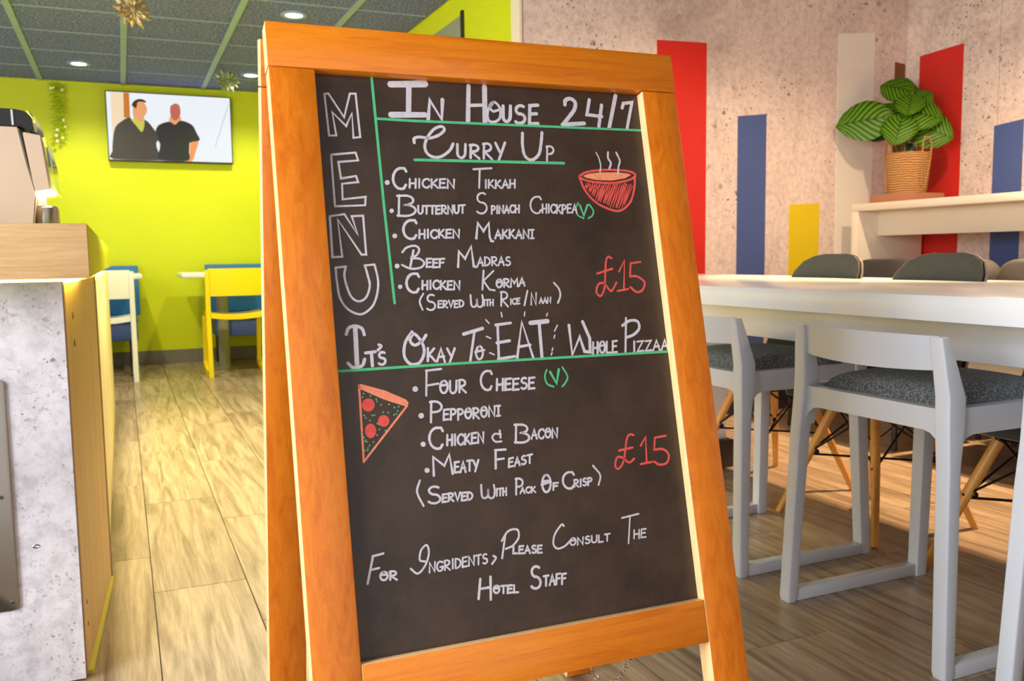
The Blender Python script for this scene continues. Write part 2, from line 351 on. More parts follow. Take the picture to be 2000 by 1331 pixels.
for x0, x1, z0, z1, mt, lb in ((2.886, 3.232, 2.225, 2.236, 'p_red', 'broad red stripe'), (3.464, 3.681, 1.823, 1.846, 'p_blue', 'blue stripe'), (3.869, 4.114, 1.296, 1.308, 'p_yellow', 'short yellow stripe'), (4.247, 4.554, 2.376, 2.409, 'p_white', 'tall white stripe'), (4.735, 4.827, 2.237, 2.228, 'p_brown', 'narrow brown stripe in the corner')):
    stripe([(x0, 0.13), (x1, 0.13), (x1, z1), (x0, z0)], mt, wr, 'y')['label'] = lb
for y0, y1, z0, z1, mt, lb in ((3.994, 4.324, 2.273, 2.261, 'p_red', 'red stripe behind the plant'), (3.573, 3.764, 1.752, 1.737, 'p_blue', 'blue stripe at the right edge')):
    stripe([(y0, 0.13), (y1, 0.13), (y1, z1), (y0, z0)], mt, w2, 'x')['label'] = lb
struct(MB().box(XS - 0.014, XS, YA - 0.012, YA + 0.1, 0, CEIL).obj('trim_1', 'cream_white', smooth=0), 'thin pale corner strip between lime and concrete walls')
struct(MB().box(-3.2, XS - 0.001, YL - 0.014, YL, 0, 0.13, 0.003, 1).obj('baseboard_back', 'base_grey', smooth=0), 'grey skirting under the lime wall')
struct(MB().box(XS, XB, YA - 0.016, YA, 0, 0.125, 0.003, 1).obj('baseboard_rear', 'dark_metal', smooth=0))
struct(MB().box(XB - 0.016, XB, 0.2, YA - 0.017, 0, 0.125, 0.003, 1).obj('baseboard_right', 'dark_metal', smooth=0))
d1 = struct(MB().box(XS - 0.006, XS, 5.30, 6.4, 0, 2.5).obj('door_1', 'door_grey', smooth=0), 'grey door leaf in the lime side wall')
MB().box(XS - 0.016, XS - 0.0005, 5.27, 5.30, 0, 2.52).obj('door_frame', 'dark_metal', d1, 0)
# ceiling: slab, acoustic tiles between sage grid bars
ce = struct(MB().box(-3.2, XB + 0.1, -0.6, YL + 0.1, CEIL + 0.02, CEIL + 0.12).obj('ceiling', 'dark_metal', smooth=0), 'dark suspended ceiling with pale green grid bars')
gx = [-1.975, -1.28, -0.585, 0.103, 0.808, 1.50, XS]; gy = [9.2, 8.57, 7.91, 7.26, 6.61, 5.95, 5.29, 4.63, 3.97]
for a, b in zip(gx, gx[1:]):
    for c, d in zip(gy, gy[1:]):
        MB().box(a + 0.004, b - 0.004, d + 0.004, c - 0.002, CEIL + 0.004, CEIL + 0.018, 0.002, 1).obj('ceiling_tile', 'tile', ce, 0)
for a in gx[:-1]: MB().box(a - 0.022, a + 0.022, 3.97, YL, CEIL - 0.004, CEIL + 0.004, 0.001, 1).obj('grid_bar', 'grid', ce, 0)
for c in gy[1:]:
    for a, b in zip(gx, gx[1:]): MB().box(a + 0.022, b - 0.022, c - 0.007, c + 0.007, CEIL - 0.001, CEIL + 0.004, 0.001, 1).obj('cross_bar', 'grid', ce, 0)
MB().box(XS, XB, 2.2, YA, CEIL, CEIL + 0.018).obj('ceiling_board', 'dark_metal', ce, 0)
# recessed lamps
for (x, y, lb) in ((-0.235, 8.324, 'round recessed ceiling lamp above and left of the screen'), (1.156, 6.208, 'round recessed ceiling lamp nearest the camera, above the menu board'), (1.15, 8.331, 'round recessed ceiling lamp at the left edge of the menu board')):
    t = thing('ceiling_lamp', lb, 'lamp', (x, y, CEIL - 0.004), 0, 'recessed lamps in the dark ceiling')
    MB().lathe([(0.058, 0.003), (0.058, -0.006), (0.085, -0.008), (0.09, -0.002), (0.09, 0.003)], 28, cap=False).obj('trim_ring', 'grid', t)
    MB().lathe([(0.057, 0.003), (0.057, -0.003)], 24).obj('lamp_face', 'lamp', t)

# ================================================================ sandwich board
O = Vector((0.228, 1.4762, 1.378)); E1 = Vector((0.99972, -0.0237, 0)); NN = Vector((0.0231, 0.9739, -0.2258)); E2 = Vector((0.0053, 0.2257, 0.9742))
def frame_matrix(o, a, n, b):
    q = Matrix.Identity(4)
    for i in range(3): q[i][0] = a[i]; q[i][1] = n[i]; q[i][2] = b[i]; q[i][3] = o[i]
    return q
sb_root = Vector((0.6, 1.4, 0))
sb = thing('sandwich_board', 'tall orange wooden A-board with a handwritten chalk menu', 'menu board', sb_root)
FM = Matrix.Translation(-sb_root) @ frame_matrix(O, E1, NN, E2)
WD, TH = 0.7549, 0.036; R0, R1, V1, V2, V3 = 0.0738, 0.6812, 0.0757, 1.0079, 1.0812; VF = 1.408
def edged(b, name, FM, mat, par):
    b.bm.normal_update()
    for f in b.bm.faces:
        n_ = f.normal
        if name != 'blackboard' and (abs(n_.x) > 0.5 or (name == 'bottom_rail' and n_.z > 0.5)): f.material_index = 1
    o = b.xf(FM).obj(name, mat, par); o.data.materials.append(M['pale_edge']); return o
def sbpart(x0, x1, v0, v1, name, mat, FM=FM, d0=0.0, d1=TH, bev=0.0022, par=None):
    return edged(MB().box(x0, x1, d0, d1, -v1, -v0, bev, 2), name, FM, mat, par or sb)
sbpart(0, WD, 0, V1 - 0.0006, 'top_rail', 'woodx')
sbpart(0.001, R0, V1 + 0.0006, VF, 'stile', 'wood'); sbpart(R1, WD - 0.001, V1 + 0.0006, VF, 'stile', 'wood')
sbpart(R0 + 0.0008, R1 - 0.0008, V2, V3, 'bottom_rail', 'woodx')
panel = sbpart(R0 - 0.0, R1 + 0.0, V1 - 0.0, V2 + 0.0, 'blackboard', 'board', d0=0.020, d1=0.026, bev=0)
# rear frame, hinged behind the top rail and splayed backwards
a2 = math.radians(11.75); NH = Vector((0.0237, 0.99972, 0)).normalized()
O2 = O + NH * 0.040 - E1 * 0.003 - Vector((0, 0, 0.020)); D2 = NH * math.sin(a2) - Vector((0, 0, 1)) * math.cos(a2)
FM2 = Matrix.Translation(-sb_root) @ frame_matrix(O2, E1, E1.cross(D2) * 1.0, -D2)
n2 = E1.cross(D2)
VR = O2.z / math.cos(a2) - 0.004
def rear(x0, x1, v0, v1, name, mat, d0=0.0, d1=TH, bev=0.0022): return edged(MB().box(x0, x1, min(d0, d1), max(d0, d1), -v1, -v0, bev, 2), name, FM2, mat, sb)
sg = 1 if n2.y > 0 else -1
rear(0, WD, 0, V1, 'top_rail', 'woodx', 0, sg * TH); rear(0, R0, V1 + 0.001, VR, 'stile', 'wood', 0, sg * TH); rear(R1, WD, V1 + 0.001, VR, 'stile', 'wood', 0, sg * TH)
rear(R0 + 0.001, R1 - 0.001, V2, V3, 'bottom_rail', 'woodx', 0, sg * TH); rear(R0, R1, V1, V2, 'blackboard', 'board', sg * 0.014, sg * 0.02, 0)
for xx in (0.10, 0.60):
    h = MB().tube([(xx, TH + 0.004, -0.012), (xx + 0.05, TH + 0.004, -0.012)], 0.0045, 8).xf(FM).obj('hinge', 'steel', sb)
# chain between the two frames
cp = [(0.93, 1.275, 0.40), (0.93, 1.42, 0.25), (0.93, 1.514, 0.165), (0.93, 1.581, 0.083), (0.93, 1.66, 0.05), (0.935, 1.73, 0.12), (0.94, 1.755, 0.36)]
cpts = catmull(cp, 12); L = [0.0]
for a, b in zip(cpts, cpts[1:]): L.append(L[-1] + (b - a).length)
def at_len(s_):
    for i in range(len(L) - 1):
        if L[i + 1] >= s_:
            t = (s_ - L[i]) / (L[i + 1] - L[i]); return cpts[i].lerp(cpts[i + 1], t), (cpts[i + 1] - cpts[i]).normalized()
    return cpts[-1], (cpts[-1] - cpts[-2]).normalized()
ch = MB(); k = 0; s_ = 0.0
while s_ < L[-1]:
    p, t = at_len(s_); side = Vector((1, 0, 0)) if k % 2 else t.cross(Vector((1, 0, 0))).normalized(); p = p - sb_root
    ring = [p + t * (0.010 * math.cos(q)) + side * (0.0055 * math.sin(q)) for q in [2 * PI * j / 12 for j in range(13)]]
    ch.tube(ring, 0.0013, 6); s_ += 0.0155; k += 1
ch.obj('chain', 'chrome', sb)

# ---- chalk lettering: single-stroke capitals, drawn as thin ribbons of ink on the board
def arc(cx, cy, rx, ry, a0, a1, n=9): return [(cx + rx * math.cos(math.radians(a0 + (a1 - a0) * i / n)), cy + ry * math.sin(math.radians(a0 + (a1 - a0) * i / n))) for i in range(n + 1)]
GL = {
 'A': ([[(0, 0), (0.48, 1), (0.95, -0.02)], [(0.2, 0.36), (0.86, 0.4)]], 1.0),
 'B': ([[(0.08, 0), (0.1, 1)], [(0.0, 0.97)] + arc(0.4, 0.76, 0.42, 0.23, 90, -90) + arc(0.42, 0.27, 0.52, 0.27, 90, -90) + [(0.02, 0.02)]], 1.0),
 'C': ([[(0.98, 0.84), (0.86, 0.99)] + arc(0.62, 0.5, 0.58, 0.5, 100, 290) + [(0.96, 0.2)]], 1.0),
 'D': ([[(0.05, 0), (0.05, 1)] + arc(0.1, 0.5, 0.85, 0.5, 90, -90)], 1.0),
 'E': ([[(0.95, 1), (0.08, 0.97), (0.04, 0.0), (0.95, 0.02)], [(0.08, 0.52), (0.8, 0.54)]], 0.85),
 'F': ([[(0.95, 1.02), (0.08, 0.98), (0.04, -0.02)], [(0.08, 0.52), (0.8, 0.56)]], 0.85),
 'G': ([[(0.95, 0.85)] + arc(0.52, 0.5, 0.5, 0.5, 60, 330) + [(0.95, 0.42), (0.55, 0.42)]], 1.05),
 'H': ([[(0.05, 0), (0.08, 1)], [(0.9, -0.03), (0.92, 1)], [(0.06, 0.48), (0.92, 0.52)]], 0.95),
 'I': ([[(0.5, 0), (0.5, 1)]], 0.38),
 'J': ([[(0.05, 1), (0.95, 1)], [(0.5, 1), (0.5, 0)], [(0.05, 0), (0.95, 0)]], 0.6),
 'K': ([[(0.06, 0), (0.08, 1)], [(0.85, 0.98), (0.1, 0.42), (0.5, 0.36), (0.98, 0.0)]], 0.95),
 'L': ([[(0.08, 1), (0.05, 0.02), (0.9, 0.02)]], 0.85),
 'M': ([[(0.02, 0), (0.08, 1), (0.5, 0.42), (0.9, 1), (0.98, 0)]], 1.25),
 'N': ([[(0.05, 0), (0.08, 1), (0.88, 0.0), (0.92, 1.0)]], 1.05),
 'O': ([arc(0.5, 0.5, 0.46, 0.5, 100, 460, 16), [(0.08, 0.62), (0.9, 0.66)]], 1.05),
 'P': ([[(0.08, -0.05), (0.1, 1)], [(0.0, 0.96)] + arc(0.35, 0.73, 0.55, 0.27, 95, -95) + [(0.08, 0.44)]], 0.9),
 'R': ([[(0.08, 0), (0.1, 1)], [(0.0, 0.96)] + arc(0.38, 0.74, 0.48, 0.26, 95, -95) + [(0.14, 0.46), (0.95, -0.05)]], 1.0),
 'S': ([arc(0.55, 0.76, 0.4, 0.24, 50, 250, 8) + arc(0.48, 0.27, 0.46, 0.27, 80, -140, 9)], 0.9),
 'T': ([[(0.0, 0.97), (1.0, 1.0)], [(0.5, 0.98), (0.48, 0)]], 0.9),
 'U': ([[(0.06, 1), (0.06, 0.45)] + arc(0.48, 0.36, 0.42, 0.36, 190, 350, 8) + [(0.9, 0.45), (0.92, 1.0)]], 1.0),
 'V': ([[(0.02, 1), (0.48, 0), (0.95, 1)]], 1.0),
 'W': ([[(0.02, 1), (0.06, 0.3)] + arc(0.27, 0.25, 0.2, 0.25, 190, 340, 6) + [(0.5, 0.7)] + arc(0.72, 0.27, 0.22, 0.27, 200, 350, 6) + [(0.97, 0.6), (0.9, 1.0)]], 1.3),
 'X': ([[(0.05, 0), (0.95, 1)], [(0.05, 1), (0.95, 0)]], 1.0),
 'Y': ([[(0.03, 1), (0.45, 0.45)], [(0.95, 1.02), (0.35, -0.05)]], 1.0),
 'Z': ([[(0.03, 0.97), (0.9, 1), (0.05, 0.02), (0.95, 0.05)]], 0.95)}
def ribbon(bm, pts, w, lift):
    P = [Vector((p[0], p[1])) for p in pts]; Q = [P[0]]
    for p in P[1:]:
        if (p - Q[-1]).length > 1e-5: Q.append(p)
    if len(Q) < 2: return
    h = w / 2; L_, R_ = [], []
    for i, p in enumerate(Q):
        a = (Q[i] - Q[i - 1]).normalized() if i else None; b = (Q[i + 1] - Q[i]).normalized() if i < len(Q) - 1 else None
        t = (a + b) if a is not None and b is not None else (a if a is not None else b)
        if t.length < 0.2: t = b.copy()
        t.normalize(); n = Vector((-t.y, t.x)); k = h
        if a is not None and b is not None: k = h / max(0.55, abs(n.dot(Vector((-b.y, b.x)))))
        k *= random.uniform(0.92, 1.08); L_.append(p + n * k); R_.append(p - n * k)
    def cap(c, t, side):   # rounded end
        n = Vector((-t.y, t.x)); return [c + (n * math.cos(q) + t * math.sin(q)) * h for q in [math.radians(z) for z in (30, 60, 90, 120, 150)]]
    t1 = (Q[-1] - Q[-2]).normalized(); t0 = (Q[0] - Q[1]).normalized()
    vl = [bm.verts.new((v.x, -lift, v.y)) for v in L_]; vr = [bm.verts.new((v.x, -lift, v.y)) for v in R_]
    for i in range(len(Q) - 1): bm.faces.new((vl[i], vl[i + 1], vr[i + 1], vr[i]))
    c1 = [bm.verts.new((v.x, -lift, v.y)) for v in cap(Q[-1], t1, 1)]; bm.faces.new([vl[-1]] + c1 + [vr[-1]])
    c0 = [bm.verts.new((v.x, -lift, v.y)) for v in cap(Q[0], t0, 1)]; bm.faces.new([vr[0]] + c0 + [vl[0]])
PM = Matrix.Translation(-sb_root) @ frame_matrix(O + NN * 0.020, E1, NN, E2)
WRITING = [
('chalk_lettering', 'MENU in tall outlined white capitals down the left edge', 'ink_white', [],[(0,3.48,[(90.2,-108.7),(97.0,-108.3),(119.5,-147.6),(132.2,-106.2),(141.8,-105.6),(143.6,-180.3),(132.2,-182.1),(133.0,-139.8),(121.8,-162.5),(100.6,-139.7),(104.3,-179.2),(92.5,-179.7),(90.2,-108.7)]),(0,3.48,[(93.3,-212.0),(133.7,-207.2),(136.9,-220.4),(104.2,-223.9),(106.3,-251.7),(131.3,-246.9),(134.0,-257.2),(107.4,-260.5),(106.2,-286.5),(144.3,-281.9),(142.3,-296.1),(93.0,-298.3),(93.3,-212.0)]),(0,3.48,[(83.4,-314.7),(102.0,-312.0),(107.1,-311.1),(126.4,-345.6),(118.7,-314.5),(137.5,-313.6),(137.3,-378.4),(129.7,-378.3),(95.6,-319.8),(98.3,-381.3),(82.5,-382.0),(83.4,-314.7)]),(0,3.65,[(86.1,-399.0),(102.9,-397.6)]),(0,3.65,[(133.3,-396.4),(149.6,-395.0)]),(1,3.65,[(102.4,-397.6),(99.2,-411.9),(101.9,-430.6),(108.1,-447.7),(119.3,-454.8),(131.6,-448.4),(139.0,-429.9),(137.0,-412.7),(133.8,-396.4)]),(1,3.65,[(149.6,-395.0),(153.0,-416.5),(152.5,-431.9),(147.5,-450.6),(138.6,-465.6),(120.9,-475.9),(101.5,-467.6),(89.7,-448.8),(86.7,-423.4),(86.1,-399.0)])],[]),
('chalk_lettering', 'IN HOUSE 24/7 in the boldest white letters along the top', 'ink_white', [('U', (400.3,-141.6),(16.5,0.8),(3.0,28.7),6.26),('S', (422.2,-144.1),(22.4,1.0),(3.6,33.3),5.74),('E', (451.0,-143.6),(18.3,0.8),(3.9,35.3),6.26)],[(0,12.18,[(203.4,-85.5),(263.4,-80.9)]),(0,9.57,[(234.6,-86.8),(229.8,-134.9)]),(0,10.44,[(199.3,-139.3),(257.9,-136.4)]),(0,6.96,[(263.6,-144.2),(269.6,-109.7),(287.8,-143.1),(292.5,-107.5)]),(0,8.27,[(342.8,-80.0),(335.5,-143.6)]),(0,8.7,[(372.6,-79.1),(367.1,-144.0)]),(0,6.09,[(340.7,-115.1),(369.9,-113.0)]),(1,4.79,[(386.4,-106.8),(374.6,-122.7),(373.9,-140.2),(384.9,-143.0),(395.9,-134.8),(397.7,-117.2),(388.6,-106.7),(378.9,-113.8),(383.5,-123.4),(395.1,-120.6)]),(1,7.39,[(526.6,-103.5),(528.7,-95.5),(538.9,-91.5),(547.8,-97.8),(545.0,-111.6),(530.9,-128.2),(521.2,-138.8)]),(0,7.39,[(517.2,-141.9),(561.8,-137.6)]),(0,6.53,[(578.0,-91.5),(569.5,-120.6),(600.2,-122.5)]),(0,6.53,[(602.5,-100.5),(591.5,-142.5)]),(0,7.83,[(634.5,-80.2),(613.0,-143.8)]),(0,6.09,[(645.4,-104.0),(649.2,-94.5),(668.1,-91.6),(651.1,-142.8)])],[]),
('chalk_lettering', 'CURRY UP in white with a looped script C', 'ink_white', [('U', (308.5,-210.7),(17.0,0.5),(2.4,24.1),4.79),('R', (332.2,-210.0),(18.2,0.6),(2.3,23.3),4.79),('R', (356.5,-210.4),(17.4,0.5),(2.8,27.0),4.35),('Y', (378.8,-211.9),(19.6,0.6),(3.2,30.4),4.79),('P', (477.2,-211.2),(15.8,0.5),(3.1,27.1),3.92)],[(1,5.22,[(235.1,-186.6),(235.7,-179.3),(245.1,-176.2),(263.3,-177.3),(280.5,-171.1),(290.8,-161.5),(285.7,-155.8),(272.2,-161.3),(259.8,-175.6),(253.3,-190.5),(255.4,-203.2),(265.7,-210.5),(280.6,-209.3),(296.6,-198.2),(304.3,-185.9)]),(1,5.66,[(436.3,-161.5),(433.9,-183.6),(436.3,-203.2),(448.2,-210.5),(463.3,-200.2),(470.2,-180.0),(474.5,-158.8)])],[]),
('chalk_lettering', 'dish line reading CHICKEN TIKKAH', 'ink_white', [('C', (190.4,-267.8),(24.0,0.4),(3.1,36.0),4.52),('HICKEN', (219.4,-265.5),(80.1,1.4),(1.4,15.3),3.48),('IKKAH', (354.1,-263.4),(57.5,1.4),(1.5,14.5),3.31)],[(0,3.48,[(336.8,-230.3),(370.4,-227.7)]),(0,3.48,[(348.1,-231.8),(343.9,-263.4)])],[[(186.8,-256.8),(186.0,-259.0),(184.3,-260.6),(182.2,-261.2),(180.1,-260.6),(178.7,-259.1),(178.3,-257.0),(179.1,-254.8),(180.7,-253.3),(182.9,-252.6),(185.0,-253.2),(186.4,-254.7)]]),
('chalk_lettering', 'dish line reading BUTTERNUT SPINACH CHICKPEA', 'ink_white', [('B', (194.4,-313.9),(33.8,0.2),(3.1,35.4),3.92),('UTTERNUT', (230.3,-310.1),(83.1,1.9),(1.3,13.9),3.48),('S', (332.6,-309.0),(22.1,0.1),(3.7,36.7),3.31),('PINACH', (361.8,-308.5),(52.6,1.7),(1.4,13.3),3.31),('C', (434.3,-308.1),(21.8,0.1),(3.4,30.5),3.48),('HICKPEA', (458.1,-307.6),(68.5,0.8),(1.8,15.5),3.31)],[],[[(189.7,-305.1),(189.0,-307.0),(187.5,-308.4),(185.5,-309.0),(183.6,-308.5),(182.3,-307.0),(182.0,-305.1),(182.7,-303.2),(184.2,-301.7),(186.2,-301.2),(188.1,-301.7),(189.4,-303.1)]]),
('chalk_lettering', 'dish line reading CHICKEN MAKKANI', 'ink_white', [('C', (200.5,-352.9),(23.8,-0.1),(2.8,32.1),4.52),('HICKEN', (228.4,-351.3),(71.4,-0.4),(1.3,14.2),3.48),('AKKANJ', (364.2,-352.4),(72.7,-0.4),(1.6,15.0),3.48)],[(0,4.35,[(329.6,-352.6),(335.1,-325.7),(343.9,-340.1),(355.3,-325.6),(354.2,-349.1),(356.2,-357.2),(359.9,-357.7)])],[[(191.6,-347.6),(190.9,-349.7),(189.2,-351.3),(187.1,-351.8),(185.0,-351.2),(183.6,-349.7),(183.2,-347.6),(184.0,-345.5),(185.6,-344.0),(187.8,-343.4),(189.8,-344.0),(191.3,-345.5)]]),
('chalk_lettering', 'dish line reading BEEF MADRAS', 'ink_white', [('EEF', (236.7,-400.8),(31.6,-0.6),(1.3,14.1),3.48),('ADRAS', (327.0,-400.7),(60.7,0.7),(1.5,14.6),3.13)],[(0,3.92,[(217.0,-372.4),(209.3,-399.5)]),(1,3.65,[(197.8,-375.3),(205.9,-367.4),(220.4,-364.5),(227.0,-370.7),(221.6,-380.4),(212.3,-385.0),(226.4,-386.6),(233.4,-393.7),(226.8,-401.5),(209.8,-403.0),(195.4,-396.6)]),(0,4.35,[(292.1,-401.8),(296.0,-375.0),(305.9,-387.7),(318.9,-366.3),(320.1,-400.9),(324.6,-402.4)])],[[(191.2,-398.3),(190.5,-400.3),(188.8,-401.8),(186.7,-402.4),(184.7,-401.8),(183.3,-400.2),(182.9,-398.1),(183.6,-396.1),(185.3,-394.6),(187.4,-394.0),(189.5,-394.6),(190.9,-396.2)]]),
('chalk_lettering', 'dish line reading CHICKEN KORMA', 'ink_white', [('C', (197.9,-442.7),(22.5,-0.7),(2.8,31.7),4.52),('HICKEN', (225.8,-438.2),(66.2,-1.8),(1.3,14.3),3.48),('ORMA', (357.0,-439.2),(53.5,2.1),(1.5,13.9),3.48)],[(0,3.48,[(337.1,-408.9),(331.7,-441.3)]),(0,3.31,[(354.9,-409.7),(335.0,-426.6),(344.6,-441.9),(353.8,-443.5)])],[[(192.9,-433.0),(192.2,-434.9),(190.7,-436.2),(188.8,-436.7),(186.9,-436.1),(185.6,-434.7),(185.3,-432.8),(185.9,-430.9),(187.5,-429.6),(189.4,-429.1),(191.3,-429.7),(192.6,-431.1)]]),
('chalk_lettering', 'small line reading (SERVED WITH RICE/NAAN)', 'ink_white', [('S', (229.2,-473.2),(16.9,-0.6),(2.4,26.0),3.31),('ERVED', (250.4,-469.6),(45.1,-0.7),(1.1,11.3),2.96),('W', (306.9,-470.7),(23.8,-0.8),(2.0,20.4),3.48),('ITH', (330.9,-469.5),(17.8,-0.1),(1.1,10.3),2.78),('R', (361.7,-470.6),(14.3,-0.5),(2.6,24.2),3.31),('ICE', (379.6,-468.6),(18.1,0.8),(1.0,9.5),2.78),('N', (418.1,-470.8),(10.7,-0.4),(2.3,21.0),2.96),('AAN', (434.4,-468.4),(22.0,-0.2),(1.1,9.7),2.78)],[(1,3.13,[(227.3,-445.3),(219.9,-458.1),(223.4,-472.4)]),(0,3.31,[(414.2,-446.1),(405.8,-471.3)]),(1,3.48,[(466.3,-433.3),(474.7,-444.2),(475.8,-456.8),(469.9,-469.1)])],[]),
('chalk_lettering', "IT'S OKAY TO EAT WHOLE PIZZAA in large white letters", 'ink_white', [('S', (141.7,-558.6),(12.8,-0.3),(1.7,20.0),4.35),('KAY', (223.8,-557.7),(47.7,-2.8),(1.9,21.0),4.18),('O', (307.6,-559.8),(13.5,0.1),(2.2,21.9),3.92),('HOLE', (526.8,-562.7),(49.1,0.6),(2.5,20.4),4.0),('IZZAA', (607.9,-563.7),(74.2,0.8),(2.4,18.4),3.83)],[(1,5.22,[(94.7,-507.3),(99.2,-497.4),(109.9,-494.5),(120.5,-499.0),(123.5,-509.1)]),(0,7.39,[(109.9,-495.4),(107.9,-559.3)]),(1,5.22,[(93.8,-553.2),(100.5,-560.3),(108.8,-560.8),(117.0,-557.7),(120.9,-548.5)]),(0,5.22,[(123.2,-538.6),(139.2,-537.4)]),(0,5.22,[(132.7,-538.7),(132.5,-559.7)]),(1,4.35,[(145.5,-526.3),(149.5,-529.0),(143.7,-535.1)]),(1,5.05,[(202.4,-508.1),(189.9,-524.7),(185.9,-545.9),(194.4,-560.3),(209.9,-559.7),(219.7,-543.5),(217.3,-526.1),(205.4,-511.5),(197.8,-521.9),(204.8,-530.2),(217.5,-524.4),(225.5,-514.6)]),(0,6.09,[(290.7,-516.1),(324.8,-507.9)]),(0,4.79,[(310.0,-513.0),(297.6,-562.7)]),(0,3.48,[(308.0,-547.2),(324.6,-544.8)]),(0,4.79,[(349.1,-503.2),(376.9,-500.8)]),(0,4.35,[(352.8,-502.7),(349.0,-561.3)]),(0,5.22,[(348.3,-533.8),(371.7,-531.2)]),(0,4.79,[(347.8,-561.2),(378.4,-558.5)]),(0,4.79,[(382.3,-562.5),(397.6,-500.0),(412.0,-562.0)]),(0,4.79,[(386.9,-542.6),(409.1,-540.3)]),(0,7.83,[(413.8,-502.3),(446.2,-500.5)]),(0,6.09,[(430.1,-502.5),(428.7,-562.3)]),(0,2.44,[(332.4,-493.5),(337.6,-499.8)]),(0,2.44,[(330.6,-521.8),(338.0,-525.5)]),(0,2.44,[(333.6,-549.8),(341.5,-553.5)]),(0,2.44,[(361.6,-482.1),(362.5,-489.5)]),(0,2.44,[(405.2,-482.8),(403.7,-489.6)]),(0,2.44,[(447.8,-486.7),(445.5,-491.2)]),(0,2.44,[(464.3,-508.6),(457.4,-518.7)]),(0,2.44,[(457.3,-525.6),(455.2,-530.8)]),(0,2.44,[(451.0,-548.2),(448.9,-552.7)]),(0,2.44,[(448.5,-556.1),(446.3,-560.1)]),(0,5.66,[(486.5,-509.6),(486.9,-561.9),(504.9,-530.9),(511.2,-557.2),(522.1,-559.0),(524.4,-534.6),(513.8,-504.2)]),(0,4.35,[(601.8,-501.4),(592.7,-562.8)]),(1,5.22,[(592.8,-514.7),(608.7,-506.5),(624.7,-508.4),(626.2,-521.6),(613.4,-532.3),(598.8,-536.4)])],[]),
('chalk_lettering', 'pizza line reading FOUR CHEESE', 'ink_white', [('OUR', (240.0,-612.5),(45.7,-0.1),(1.9,20.3),3.83),('C', (310.5,-611.3),(20.8,-1.5),(3.3,32.2),4.0),('HEESE', (339.1,-614.2),(70.1,-1.0),(2.0,18.6),4.0)],[(0,3.48,[(221.1,-572.6),(216.8,-613.6)]),(0,3.48,[(220.1,-573.2),(246.1,-571.8)]),(0,3.48,[(218.8,-597.5),(239.0,-595.5)])],[[(204.2,-602.1),(203.4,-604.3),(201.5,-605.9),(199.0,-606.4),(196.7,-605.6),(195.1,-603.8),(194.7,-601.4),(195.5,-599.1),(197.4,-597.5),(199.9,-597.1),(202.2,-597.9),(203.8,-599.7)]]),
('chalk_lettering', 'pizza line reading PEPPORONI', 'ink_white', [('P', (219.1,-655.5),(22.0,-1.9),(3.0,32.1),4.0),('EPPORONJ', (242.1,-655.5),(99.4,-1.5),(1.6,16.6),3.65)],[],[[(210.1,-645.8),(209.3,-648.1),(207.4,-649.6),(204.9,-650.0),(202.6,-649.2),(201.0,-647.4),(200.6,-645.0),(201.4,-642.8),(203.3,-641.2),(205.8,-640.8),(208.1,-641.6),(209.7,-643.4)]]),
('chalk_lettering', 'pizza line reading CHICKEN & BACON', 'ink_white', [('C', (212.9,-699.4),(24.1,-2.3),(3.2,34.0),4.18),('HICKEN', (244.0,-697.5),(64.1,-0.9),(1.6,16.8),3.65),('B', (362.2,-703.4),(28.4,-2.6),(3.3,30.4),4.0),('ACON', (393.7,-700.2),(48.7,-1.1),(1.8,15.7),3.48)],[(1,3.31,[(339.2,-687.6),(328.9,-685.6),(323.6,-691.6),(328.7,-698.6),(339.1,-699.1)]),(0,3.31,[(338.0,-680.9),(338.1,-692.9)])],[[(208.8,-691.7),(208.0,-693.7),(206.3,-695.1),(204.1,-695.4),(201.9,-694.6),(200.5,-693.0),(200.1,-690.8),(200.9,-688.8),(202.6,-687.4),(204.8,-687.1),(206.9,-687.8),(208.4,-689.5)]]),
('chalk_lettering', 'pizza line reading MEATY FEAST', 'ink_white', [('EATY', (252.7,-741.3),(41.7,-1.2),(1.6,16.7),3.65),('EAST', (347.4,-742.8),(43.1,3.4),(1.5,13.9),3.48)],[(0,4.0,[(217.6,-742.8),(219.1,-713.2),(236.6,-729.1),(246.7,-711.7),(249.4,-743.2)]),(0,4.0,[(327.2,-712.5),(324.3,-742.6)]),(0,4.0,[(326.5,-712.6),(345.1,-713.1)]),(0,3.83,[(325.6,-728.1),(340.3,-727.8)])],[[(211.4,-733.8),(210.7,-735.8),(208.9,-737.1),(206.7,-737.5),(204.6,-736.7),(203.2,-735.0),(202.8,-732.9),(203.6,-730.9),(205.3,-729.5),(207.5,-729.2),(209.6,-730.0),(211.1,-731.7)]]),
('chalk_lettering', 'small line reading (SERVED WITH PACK OF CRISP)', 'ink_white', [('S', (201.8,-785.2),(24.0,-2.8),(2.4,26.5),3.83),('ERVED', (227.9,-785.8),(51.5,-1.9),(1.2,12.2),3.48),('W', (293.4,-787.7),(25.1,-2.9),(2.2,21.5),3.31),('ITH', (320.3,-787.4),(18.6,-0.3),(1.2,11.7),3.13),('P', (354.8,-787.4),(14.4,-1.6),(2.7,25.0),3.48),('ACK', (363.5,-787.9),(27.7,-1.6),(1.0,9.5),2.96),('O', (402.4,-790.2),(16.8,-1.9),(3.3,28.7),4.0),('F', (423.5,-788.8),(9.6,-0.5),(1.3,11.2),3.48),('C', (440.7,-788.6),(22.0,-2.5),(3.3,27.7),4.0),('RISP', (463.0,-787.8),(34.5,-0.8),(1.4,11.9),3.31)],[(1,3.48,[(193.7,-748.1),(187.6,-765.8),(196.2,-788.4)]),(0,3.48,[(402.9,-778.1),(421.2,-774.8)]),(1,3.31,[(503.2,-756.1),(515.1,-773.9),(509.9,-790.0)])],[]),
